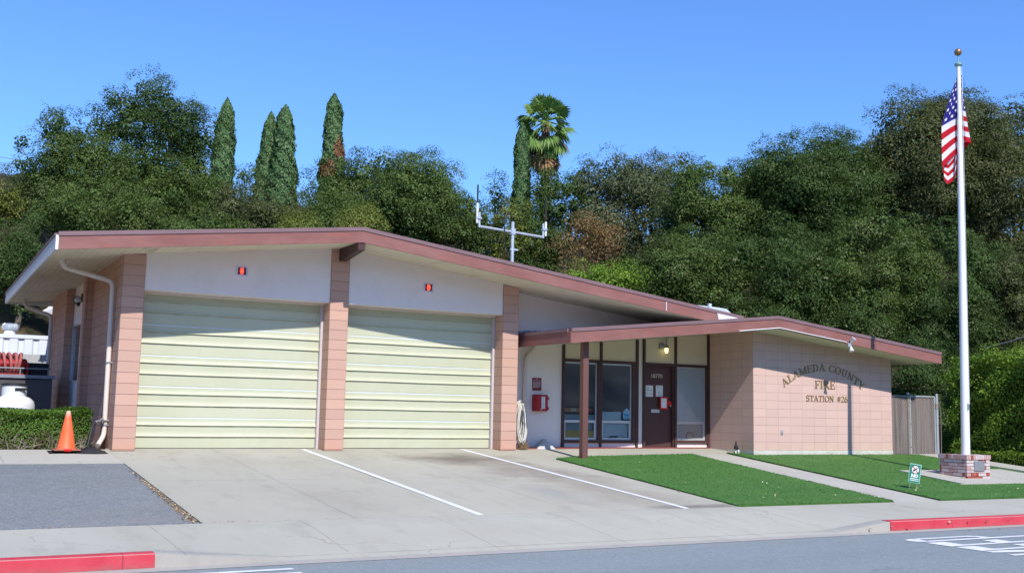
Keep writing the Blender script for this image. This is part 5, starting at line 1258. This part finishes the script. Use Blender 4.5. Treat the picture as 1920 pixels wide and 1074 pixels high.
tag(MB().box(tx1-1.3, tx1+1.0, yc-.9, yc-.85, ctop-1.0, ctop-.55).build('metal_lean_to', mottled('grey_corrugated', (.45, .45, .44), (.36, .36, .36), 6, .6, .1, 30, .3, stretch=(8, 1, .2))), 'low grey ribbed sheet in front of the container', 'metal sheet')
# small corrugated awning at the rear corner
ya = 11.6; ax_ = float(at(112, 590, 1, ya)[0]); az_ = float(at(95, 590, 1, ya)[2])
t = thing('rear_awning', (ax_, ya, az_), 'small pale corrugated awning beyond the rear corner of the station', 'awning')
m = MB(); cr = []; k = 0
for i in range(30): cr.append((ax_-.50+i*.03, az_+.0+.028*math.sin(i*1.5)))
P_ = [(x, z) for x, z in cr]+[(x, z+.012) for x, z in cr[::-1]]
for i in range(29): m.add([(cr[i][0], ya, cr[i][1]), (cr[i+1][0], ya, cr[i+1][1]), (cr[i+1][0]+.35, ya+1.3, cr[i+1][1]+.38), (cr[i][0]+.35, ya+1.3, cr[i][1]+.38)], [(0, 1, 2, 3)])
m.build('corrugated_sheet', m_concrete_pale, t); MB().prism([(ax_-.53, az_+.05), (ax_-.45, az_+.05), (ax_+.1, az_+.36), (ax_+.1, az_+.50)], 1, ya-.03, ya-.005).build('barge_board', m_white, t)
tag(MB().tube([(-.33, 9.35, 0), (-.33, 9.35, 1.25), (-.33, 9.30, 1.45)], .05, 8).build('conduit_box', m_steel), 'grey metal conduit standing against the rear side wall', 'conduit')

# ------------------------------------------------------------------ vegetation
def unit(a): return a/np.maximum(np.linalg.norm(a, axis=-1, keepdims=True), 1e-9)
def leaf_mesh(name, C, Nn, L, mat, parent, rng, elong=0.55, up=0.25, tip=None, rnd=None):
    """one rhombic leaf (a small spray of leaves) per centre C, facing roughly along Nn"""
    n = len(C); off = wloc(parent); C = C-np.array(off)
    nr = unit(Nn*1.0+rng.normal(0, 0.40, (n, 3))+np.array([0, 0, up])); t = rng.normal(0, 1, (n, 3)) if tip is None else tip+rng.normal(0, 0.35, (n, 3))
    t = unit(t-nr*(t*nr).sum(1, keepdims=True)); b = np.cross(nr, t)
    l = (L*rng.uniform(0.6, 1.3, n))[:, None]; w = l*elong
    k = nr*l*0.18
    V = np.stack([C-t*l*0.5-k, C-b*w*0.5+t*l*0.08, C+t*l*0.5-k, C+b*w*0.5+t*l*0.08], 1).reshape(-1, 3)
    me = bpy.data.meshes.new(name); me.vertices.add(4*n); me.vertices.foreach_set('co', V.astype(np.float32).ravel())
    me.loops.add(4*n); me.loops.foreach_set('vertex_index', np.arange(4*n, dtype=np.int32))
    me.polygons.add(n); me.polygons.foreach_set('loop_start', np.arange(0, 4*n, 4, dtype=np.int32)); me.polygons.foreach_set('loop_total', np.full(n, 4, dtype=np.int32))
    at_ = me.attributes.new('rnd', 'FLOAT', 'FACE'); at_.data.foreach_set('value', (rng.random(n) if rnd is None else rnd).astype(np.float32))
    me.materials.append(mat); me.update(); me.validate()
    o = bpy.data.objects.new(name, me); COL.objects.link(o); o.parent = parent; W[o.name] = off; return o
def sphere_dirs(n, rng): return unit(rng.normal(0, 1, (n, 3)))

LM = {'dark': leaf_mat('oak_leaves_dark', (0.024, 0.050, 0.012), (0.080, 0.134, 0.033), (0.24, 0.21, 0.11)),
      'mid': leaf_mat('oak_leaves_mid', (0.034, 0.066, 0.014), (0.112, 0.168, 0.040), (0.30, 0.26, 0.14)),
      'olive': leaf_mat('oak_leaves_olive', (0.037, 0.050, 0.017), (0.118, 0.132, 0.048), (0.26, 0.21, 0.11)),
      'grey': leaf_mat('oak_leaves_grey_green', (0.046, 0.066, 0.030), (0.142, 0.166, 0.080), (0.26, 0.23, 0.14)),
      'lime': leaf_mat('yellow_green_leaves', (0.090, 0.125, 0.020), (0.175, 0.205, 0.040), (0.38, 0.32, 0.13)),
      'brown': leaf_mat('withered_brown_leaves', (0.115, 0.052, 0.026), (0.30, 0.195, 0.080), (0.55, 0.46, 0.27)),
      'bright': leaf_mat('bright_hedge_leaves', (0.066, 0.140, 0.014), (0.205, 0.320, 0.036), (0.40, 0.44, 0.10)),
      'blue': leaf_mat('hazy_far_leaves', (0.10, 0.10, 0.105), (0.15, 0.15, 0.15), None),
      'cyp': leaf_mat('cypress_sprays', (0.070, 0.150, 0.058), (0.150, 0.245, 0.100), None, 0.2),
      'dry': leaf_mat('dry_juniper_sprays', (0.040, 0.038, 0.018), (0.095, 0.085, 0.036), (0.22, 0.18, 0.12), 0.1),
      'jun': leaf_mat('juniper_sprays', (0.045, 0.105, 0.014), (0.105, 0.195, 0.024), (0.22, 0.15, 0.06), 0.15)}
m_cypdead = leaf_mat('dead_cypress_sprays', (0.16, 0.065, 0.032), (0.28, 0.15, 0.07), None, 0.1)

def limb(mb, a, b, r0, r1, rng, n=6):
    a, b = Vector(a), Vector(b); pts = [a.lerp(b, i/n)+Vector(rng.normal(0, .03*(b-a).length, 3))*(0 < i < n) for i in range(n+1)]
    mb.tube(pts, [r0+(r1-r0)*i/n for i in range(n+1)], 7)
def oak(px, top, width, bottom, Y, leaf, label, seed, open_=0.0, group='trees on the slope behind the station', cat='tree', dens=1.0, lobes=None, name='oak_tree', depth=0.8):
    """broad crown seen between photo rows top..bottom, centred on photo column px, standing at depth Y"""
    rng = np.random.default_rng(seed)
    if cat == 'tree': bottom += 22
    c = at(px, (top+bottom)/2, 1, Y); zt = at(px, top, 1, Y)[2]; zb = at(px, bottom, 1, Y)[2]
    d = float((c-CAM)@FW); m_px = d/F; Wd = width*m_px; H = zt-zb; X = float(c[0])
    g = terrain(X, Y)
    root = thing(name, (X, Y, g), label, cat, group)
    cz = (zt+zb)/2; R = np.array([Wd/2, Wd/2*depth, H/2]); px1 = d/1049           # px1: metres per rendered pixel
    K = int(1.9*(lobes or int(7+width/20)))
    ld = sphere_dirs(K*5, rng); ld = ld[ld[:, 1] < 0.5][:K]; K = len(ld)
    lr = np.clip(rng.uniform(0.13, 0.38, K)*min(Wd, H*1.2)/2, 0.35, 2.1)
    lc = np.array([X, Y, cz])+ld*(R*np.array([1.05, 1.0, 1.0])-lr[:, None]*0.75-px1*np.array([0, 0, 7.0])).clip(0.1)*(rng.uniform(0.0, 1.0, K)**.6*.5+.56)[:, None]
    lc = np.vstack([lc, [[X, Y, cz-H*.06]]]); lr = np.append(lr, min(R)*0.58)
    L = max(0.045, px1*1.75)
    # the lobes carry clumps of sprays, the clumps carry the leaves
    rc = px1*12.5; nc = int(1.75*dens*np.sum(lr**2)*3.0/(rc*rc))+12
    li = rng.choice(len(lr), nc, p=lr**2/np.sum(lr**2)); cd = sphere_dirs(nc, rng); cd[:, 1] -= 0.35; cd[:, 2] += 0.12; cd = unit(cd)
    cc = lc[li]+cd*(lr[li]*rng.uniform(0.74, 1.06, nc))[:, None]
    cr = rc*rng.uniform(0.50, 1.45, nc)*np.where(rng.random(nc) < .2, .6, 1)
    zsc = np.where(cd[:, 2] > .45, rng.uniform(.7, 1.3, nc), rng.uniform(.55, .95, nc))
    n = int(92.0*nc*dens**.3); k = rng.choice(nc, n, p=cr**2/np.sum(cr**2))
    sd = sphere_dirs(n, rng)+cd[k]*0.7+np.array([0, 0, 0.5]); sd = unit(sd)
    P = cc[k]+sd*(cr[k]*rng.uniform(0.40, 1.06, n)**0.45)[:, None]*np.stack([np.ones(n), np.ones(n), zsc[k]], 1)
    # loose shoots that break the outline
    ns = int(nc*0.30); s0 = rng.choice(nc, ns); m_ = 20; sdir = unit(cd[s0]+np.array([0, 0, .7])+rng.normal(0, .35, (ns, 3)))
    tt = np.tile(np.linspace(.6, 1.30, m_), ns); Ps = np.repeat(cc[s0], m_, 0)+np.repeat(sdir, m_, 0)*(tt*np.repeat(cr[s0], m_))[:, None]+rng.normal(0, L*.55, (ns*m_, 3))
    P = np.vstack([P, Ps]); nd = np.vstack([sd, np.repeat(sdir, m_, 0)])
    keep = P[:, 2] > g+0.12; P, nd = P[keep], nd[keep]
    tone = np.concatenate([rng.random(nc)[k], np.repeat(rng.random(nc)[s0], m_)])[keep]
    leaf_mesh('crown', P, nd, L, LM[leaf], root, rng, 0.6, rnd=np.clip(tone*.95+rng.random(len(P))*.30-.12, 0, 1))
    # deeper foliage inside the lobes
    ni = int(np.sum(lr**2)*13.0/(L*L*2.9)*(1-open_)); kk = rng.choice(len(lr), ni, p=lr**2/np.sum(lr**2)); ii = sphere_dirs(ni, rng); Pi = lc[kk]+ii*(lr[kk]*rng.uniform(0.25, 0.80, ni)**0.6)[:, None]
    kp = Pi[:, 2] > g+0.2; Pi, ii = Pi[kp], ii[kp]
    if len(Pi): leaf_mesh('inner_foliage', Pi, ii[:len(Pi)], L*1.7, LM[leaf], root, rng, 0.8)
    mb = MB(); tr = max(0.10, Wd*0.028); fork = g+max(0.5, (zb-g)*0.5+H*0.18)
    mb.tube([(X, Y, g-.4), (X+rng.normal(0, .1), Y, (g+fork)/2), (X, Y, fork)], [tr*1.35, tr, tr*.9], 9)
    for i in rng.choice(len(lr), min(len(lr), 9), replace=False):
        mid = (X*.55+lc[i][0]*.45+rng.normal(0, .2), Y*.55+lc[i][1]*.45, fork+(lc[i][2]-fork)*.6)
        limb(mb, (X, Y, fork-.1), mid, tr*.6, tr*.35, rng, 4); limb(mb, mid, tuple(lc[i]+ld[i % len(ld)]*lr[i]*0.6), tr*.35, tr*.08, rng, 4)
    mb.build('trunk', m_bark, root, True)
    return root
# skyline trees, left to right
GT = 'trees on the slope behind the station'
oak(100, 178, 150, 440, 27, 'dark', 'dark oak with a pointed top at the far left of the slope', 1, 0.2, lobes=16)
oak(285, 147, 250, 430, 28.5, 'dark', 'tallest broad oak, behind the left half of the garage roof', 2, 0.3, lobes=26)
oak(165, 235, 200, 440, 26.5, 'mid', 'oak between the pointed oak and the tallest broad oak', 41, 0.2, lobes=18)
oak(345, 285, 170, 440, 26.0, 'mid', 'oak standing in front of the leftmost cypress', 3, 0.2)
oak(180, 330, 260, 455, 23.0, 'mid', 'low spreading oak above the left end of the garage roof', 4, 0.1)
oak(38, 395, 170, 580, 21, 'dark', 'dark low oak at the left edge above the white container', 5, 0.1)
oak(20, 330, 90, 430, 33, 'lime', 'yellowish tree at the left edge of the photo', 6)
oak(18, 308, 80, 372, 75, 'blue', 'greyish far tree peeping over the skyline at the left edge', 7)
oak(455, 292, 62, 420, 25, 'dark', 'thin airy tree between the leftmost cypress and the cypress pair', 8, 0.9, dens=0.55)
oak(578, 325, 55, 430, 26, 'dark', 'sparse small tree right of the cypress pair', 9, 0.9, dens=0.45)
oak(480, 350, 190, 450, 21, 'olive', 'olive green oak below the cypress pair', 10)
oak(620, 362, 150, 455, 22, 'mid', 'oak below the cypress with brown patches', 11)
oak(742, 277, 300, 480, 27, 'mid', 'domed oak above the ridge of the garage roof', 12, 0.1, lobes=28)
oak(860, 345, 130, 490, 25, 'mid', 'oak behind the left aerial of the roof mast', 13)
oak(672, 404, 70, 450, 15.5, 'lime', 'yellow green bush just over the roof ridge', 14, cat='bush', name='bush')
oak(545, 418, 80, 455, 15.5, 'lime', 'small yellow green bush over the roof left of the ridge', 15, cat='bush', name='bush')
oak(955, 370, 110, 500, 24, 'lime', 'light green tree behind the roof mast', 16)
oak(932, 335, 50, 400, 33, 'dark', 'small scraggy tree left of the tall palm', 17, 0.8, dens=0.6)
oak(1062, 297, 160, 470, 28, 'dark', 'dark oak at the foot of the tall palm', 18)
oak(1200, 283, 260, 520, 26, 'grey', 'grey green oak behind the right slope of the garage roof', 19, 0.1, lobes=24)
oak(1275, 272, 90, 400, 31, 'grey', 'wispy grey green treetop right of the grey green oak', 20, 0.7, dens=0.7)
oak(1098, 382, 118, 515, 20.5, 'brown', 'withered brown tree over the garage roof', 21, 0.75, dens=0.75, lobes=14)
oak(1130, 495, 170, 570, 14.5, 'bright', 'bright green shrub just over the roof below the brown tree', 22, cat='bush', name='bush')
oak(1352, 290, 280, 500, 20, 'mid', 'round oak left of the darkest tall oak', 23, lobes=26)
oak(1300, 430, 240, 600, 15.5, 'mid', 'low oak behind the roof ventilation hood', 24, lobes=22)
oak(1530, 248, 310, 500, 17, 'dark', 'dark tall oak behind the ridge of the low roof', 25, 0.1, lobes=28)
oak(1470, 425, 300, 640, 13.5, 'dark', 'low dark oak over the ridge of the low roof', 26, lobes=24)
oak(1762, 158, 330, 480, 15, 'olive', 'great olive oak behind the flag', 27, 0.1, lobes=34)
oak(1905, 148, 210, 560, 14, 'olive', 'great olive oak cut by the right edge of the photo', 28, 0.1, lobes=24)
oak(1650, 380, 250, 660, 11, 'mid', 'oak right behind the end of the low roof', 29, lobes=28)
oak(1790, 420, 230, 680, 9, 'dark', 'dark oak behind the flagpole', 30, lobes=24)
oak(1900, 430, 180, 690, 8, 'olive', 'olive oak above the right hedge', 31, lobes=20)
oak(1720, 590, 150, 860, 6.0, 'dark', 'dark shaded tree between the low roof and the hedge', 32, lobes=18)
oak(1600, 560, 150, 700, 10.5, 'dark', 'dark shaded tree peeping over the low roof edge', 33, lobes=14)
oak(1420, 560, 130, 620, 12.5, 'dark', 'small dark tree behind the flashing of the low roof', 34, lobes=14)

oak(1446, 296, 190, 480, 23, 'dark', 'dark oak filling the gap left of the darkest tall oak', 35, lobes=18)
oak(1660, 262, 160, 480, 20, 'mid', 'oak between the darkest tall oak and the great olive oak', 36, lobes=18)
oak(1000, 395, 130, 520, 24, 'dark', 'dark low oak behind the right aerial of the roof mast', 37, lobes=14)
oak(400, 395, 200, 470, 20, 'mid', 'low oak above the roof below the leftmost cypress', 38, lobes=14)
# cypresses
def cypress(px, top, width, bottom, Y, label, seed, lean=0.0, dead=()):
    rng = np.random.default_rng(seed); c = at(px, (top+bottom)/2, 1, Y); d = float((c-CAM)@FW); mp = d/F
    zt, zb = float(at(px, top, 1, Y)[2]), float(at(px, bottom, 1, Y)[2]); X = float(c[0]); g = terrain(X, Y); H = zt-g; R = width*mp/2
    root = thing('cypress_tree', (X, Y, g), label, 'cypress', 'slender cypresses on the slope')
    def prof(t): return 0.84*R*np.clip((1-t)*13, 0, 1)**0.6*(0.44+0.56*np.clip((1-t)/0.55, 0, 1)**0.75)*np.clip(0.3+t*5, 0, 1)
    n = int(width*(bottom-top)*(1024/1920)**2*10); n = int(n*H/(zt-zb)); L = d*3.1/1049
    t = rng.random(n)**0.92; a = rng.uniform(0, 2*np.pi, n)
    rr_ = prof(t)*(1+0.12*np.sin(a*2+t*11+seed)+0.12*np.sin(a*3-t*27+seed*2)+0.11*np.sin(a*5+t*67)+0.10*np.abs(rng.normal(0, 1, n))+0.22*(rng.random(n) < .13)*rng.random(n)*np.sin(a*4+t*40))*np.where(rng.random(n) < .75, 1, rng.uniform(.5, 1, n))
    lx = lean*R*t
    P = np.stack([X+lx+rr_*np.cos(a), Y+rr_*np.sin(a), g+H*t+rng.normal(0, .06, n)], 1); nd = np.stack([np.cos(a), np.sin(a), np.full(n, .15)], 1)
    tip = np.tile([0, 0, 1.0], (n, 1))+nd*0.25; isd = np.zeros(n, bool)
    for (dx, dz, sx_, sz_) in dead:
        u = (P[:, 0]-X)/R; isd |= (((u-dx)/sx_)**2+((t-dz)/sz_)**2+0.35*np.sin(9*u+40*t) < 1) & (P[:, 1] < Y+R*.3)
    leaf_mesh('crown', P[~isd], nd[~isd], L, LM['cyp'], root, rng, 0.42, 0.0, tip[~isd])
    if isd.any(): leaf_mesh('dead_patch', P[isd], nd[isd], L, m_cypdead, root, rng, 0.42, 0.0, tip[isd])
    mb = MB(); zz = np.linspace(0.0, .93, 14)
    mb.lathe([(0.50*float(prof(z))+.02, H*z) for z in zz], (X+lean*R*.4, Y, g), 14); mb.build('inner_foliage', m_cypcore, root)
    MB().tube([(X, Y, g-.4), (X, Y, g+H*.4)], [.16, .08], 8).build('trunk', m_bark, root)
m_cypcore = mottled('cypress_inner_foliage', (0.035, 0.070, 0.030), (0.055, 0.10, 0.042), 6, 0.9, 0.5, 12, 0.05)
cypress(414, 187, 44, 420, 35, 'cypress at the left, half hidden by the tallest oak', 51, 0.3)
cypress(494, 212, 40, 420, 34, 'left and shorter cypress of the touching pair', 52, 0.5)
cypress(531, 201, 52, 420, 33, 'right and taller cypress of the touching pair', 53, 0.0)
cypress(625, 180, 48, 400, 33, 'cypress with brown dead patches', 54, -0.1, ((0.25, 0.66, 0.5, 0.07), (-0.5, 0.52, 0.55, 0.055), (0.75, 0.6, 0.3, 0.06)))
cypress(978, 234, 40, 400, 29.5, 'cypress touching the tall palm', 55, 0.0)

# fan palm
def palm():
    Y = 31.5; rng = np.random.default_rng(70); c = at(1023, 240, 1, Y); d = float((c-CAM)@FW); mp = d/F; X = float(c[0]); zc_ = float(at(1020, 228, 1, Y)[2]); g = terrain(X, Y)
    root = thing('fan_palm', (X, Y, g), 'tall fan palm with a skirt of dead fronds rising over the trees', 'palm')
    MB().tube([(X, Y, g-.3), (X+.05, Y, (g+zc_)/2), (X, Y, zc_)], [.32, .26, .22], 12).build('trunk', mottled('palm_trunk', (0.16, 0.09, 0.06), (0.22, 0.13, 0.085), 5, .9, .6, 20, .1), root, True)
    mg = leaf_mat('palm_fronds', (0.11, 0.20, 0.045), (0.20, 0.31, 0.075), None, 0.3, 2.0); md = leaf_mat('dead_palm_fronds', (0.30, 0.17, 0.08), (0.42, 0.27, 0.14), None, 0.1, 2.0)
    mdk = leaf_mat('grey_dead_fronds', (0.24, 0.18, 0.14), (0.33, 0.27, 0.21), None, 0.1, 2.0)
    Rm = 53*mp
    def frond(az, el, pl, fl, mat, droop, name):
        el = math.radians(el); dirv = Vector((math.cos(az)*math.cos(el), math.sin(az)*math.cos(el), math.sin(el))); up_ = Vector((0, 0, 1)); sd = dirv.cross(up_).normalized(); nv = sd.cross(dirv).normalized(); ro = rng.uniform(-1.0, 1.0); sd, nv = sd*math.cos(ro)+nv*math.sin(ro), nv*math.cos(ro)-sd*math.sin(ro)
        base = Vector((X, Y, zc_)); hub = base+dirv*pl-up_*pl*droop*.25
        m = MB(); m.tube([base, base.lerp(hub, .5)+nv*.05, hub], [.035, .03, .02], 5); nb = 19; vs = []
        for i in range(nb):
            a = math.radians(-105+210*i/(nb-1)); ln_ = fl*(1-.25*abs(a/1.9)**2)*rng.uniform(.9, 1.05); dd = (dirv*math.cos(a)+sd*math.sin(a)).normalized(); ps = dd.cross(nv).normalized()
            mid = hub+dd*ln_*.62+nv*.06*math.cos(a*2)-up_*droop*.10; tip_ = hub+dd*ln_-up_*ln_*(droop*.42+.07*rng.random()); w = ln_*.085; fold = nv*w*.5*(1 if i % 2 else -1)
            m.add([hub, mid-ps*w+fold, tip_, mid+ps*w-fold], [(0, 1, 2, 3)])
        o = m.build(name, mat, root); a_ = o.data.attributes.new('rnd', 'FLOAT', 'FACE'); a_.data.foreach_set('value', rng.random(len(o.data.polygons)).astype(np.float32))
    for k in range(26):
        el = 78-k*4.3+rng.normal(0, 4); frond(k*2.399+.3, el, Rm*rng.uniform(.50, .66), Rm*rng.uniform(.46, .58), mg, .35+.5*(el < 20), 'frond')
    for k in range(13): frond(k*2.399+1.1, -34-2.6*k+rng.normal(0, 4), Rm*rng.uniform(.65, .85), Rm*.5, mg if k % 3 < 2 else mdk, 1.0, 'frond')
    for k in range(16): frond(k*2.399, -74-rng.uniform(0, 10), Rm*rng.uniform(1.0, 1.3), Rm*.45, md, .6, 'dead_frond')
palm()

# hedges
def hedge(x0, x1, y0, y1, z0, z1, leaf, name, label, cat, seed, L, dens, core, rough=0.10, tipup=False, parent=None):
    rng = np.random.default_rng(seed); cx, cy = (x0+x1)/2, (y0+y1)/2
    root = thing(name, (cx, cy, z0), label, cat)
    A = [(x1-x0)*(y1-y0), (x1-x0)*(z1-z0), (x1-x0)*(z1-z0)*.4, (y1-y0)*(z1-z0), (y1-y0)*(z1-z0)]
    n = int(sum(A)*dens); f = rng.choice(5, n, p=np.array(A)/sum(A)); u, v = rng.random(n), rng.random(n); ins = np.abs(rng.normal(0, rough, n))
    ND = np.array([[0, 0, 1], [0, -1, 0], [0, 1, 0], [-1, 0, 0], [1, 0, 0]], float)
    P = np.zeros((n, 3)); xx = x0+(x1-x0)*u; 
    P[:, 0] = np.select([f == 3, f == 4], [np.full(n, x0), np.full(n, x1)], xx)
    P[:, 1] = np.select([f == 1, f == 2, f == 0], [np.full(n, y0), np.full(n, y1), y0+(y1-y0)*v], y0+(y1-y0)*u)
    P[:, 2] = np.where(f == 0, z1, z0+(z1-z0)*v)
    w = 0.62*rough*(np.sin(P[:, 0]*3.1+seed)*np.sin(P[:, 2]*4.3+1)+np.sin(P[:, 0]*7.7+P[:, 1]*5+2)*0.5+0.6*np.sin(P[:, 1]*3.7+P[:, 2]*6))
    P += ND[f]*(w-ins)[:, None]
    rd = rough*2.2; e = np.array([cx, cy, 0]); tz = np.clip((P[:, 2]-(z1-rd))/rd, 0, 1)
    P[:, 1] += np.where(f == 1, tz**2*rd*.5, 0)
    tp = ND[f]*.6+np.array([0, 0, .8]); dry = np.zeros(n, bool)
    if tipup: dry = rng.random(n) < 0.75*np.clip(1-(P[:, 2]-z0)/(0.62*(z1-z0)), 0, 1)+0.25*(np.sin(P[:, 0]*5+1)*np.sin(P[:, 2]*9) > .5)*(P[:, 2] < z1-.12)
    leaf_mesh('foliage', P[~dry], ND[f][~dry], L, LM[leaf], root, rng, 0.5, 0.3, tp[~dry] if tipup else None)
    if dry.any(): leaf_mesh('dry_sprays', P[dry], ND[f][dry], L, LM['dry'], root, rng, 0.5, 0.3, tp[dry])
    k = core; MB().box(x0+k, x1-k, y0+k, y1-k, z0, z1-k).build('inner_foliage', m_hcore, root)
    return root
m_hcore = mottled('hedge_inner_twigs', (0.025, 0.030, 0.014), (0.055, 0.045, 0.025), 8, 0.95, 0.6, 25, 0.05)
hd = hedge(-4.6, -0.33, 0.32, 1.5, -0.02, 0.70, 'jun', 'juniper_hedge', 'low clipped juniper hedge with a bare woody foot left of the garage', 'hedge', 81, 0.042, 5200, 0.15, 0.085, True)
m = MB(); rr = np.random.default_rng(82)
for k in range(150):
    x = rr.uniform(-3.2, -.4); b = Vector((x, .34+rr.normal()*.05, G(x, .2))); e = b+Vector((rr.normal()*.12, -.10+rr.normal()*.05, rr.uniform(.06, .30))); m.tube([b, b.lerp(e, .5)+Vector((rr.normal()*.02, 0, .02)), e], [.009, .007, .003], 4)
m.build('twigs', mottled('bare_juniper_twigs', (0.42, 0.36, 0.30), (0.26, 0.20, 0.15), 14, .9, 0), hd)
hedge(21.9, 24.6, -5.2, -1.0, -0.5, 2.62, 'bright', 'tall_hedge', 'tall bright green hedge at the right edge behind the flagpole', 'hedge', 83, 0.075, 1700, 0.42, 0.30)
oak(1808, 668, 88, 850, -0.6, 'bright', 'bright green shrub between the gate and the tall hedge', 84, cat='bush', name='bush', group=None, dens=1.3)
oak(1885, 640, 130, 850, -1.8, 'bright', 'leafy bush bulging from the top of the tall hedge', 85, cat='bush', name='bush', group=None, dens=1.3)
oak(1790, 838, 42, 868, -0.4, 'bright', 'small green shrub beside the gate post', 86, cat='bush', name='bush', group=None, dens=1.6)
hedge(21.55, 22.6, -5.6, -1.4, -0.45, 0.05, 'bright', 'ground_cover', 'low leafy ground cover along the gate path', 'ground cover', 87, 0.075, 1100, 0.14, 0.09)

# overhead wires
tag(MB().tube([tuple(at(1845, 652, 1, 5.0)+np.array([0, 0, 0])), tuple(at(1890, 641, 1, 4.0)), tuple(at(1990, 610, 1, 2.0))], .018, 5).build('overhead_wire', m_grey), 'thin wire against the dark trees right of the flagpole', 'wire')
for a, b, lab in (((-60, 286), (120, 312), 'upper of two thin wires in the sky at the left edge'), ((-60, 296), (120, 322), 'lower of two thin wires in the sky at the left edge')):
    tag(MB().tube([tuple(at(*a, 1, 60.0)), tuple(at(*b, 1, 66.0))], .02, 5).build('overhead_wire', m_grey), lab, 'wire', 'wires in the sky at the left')
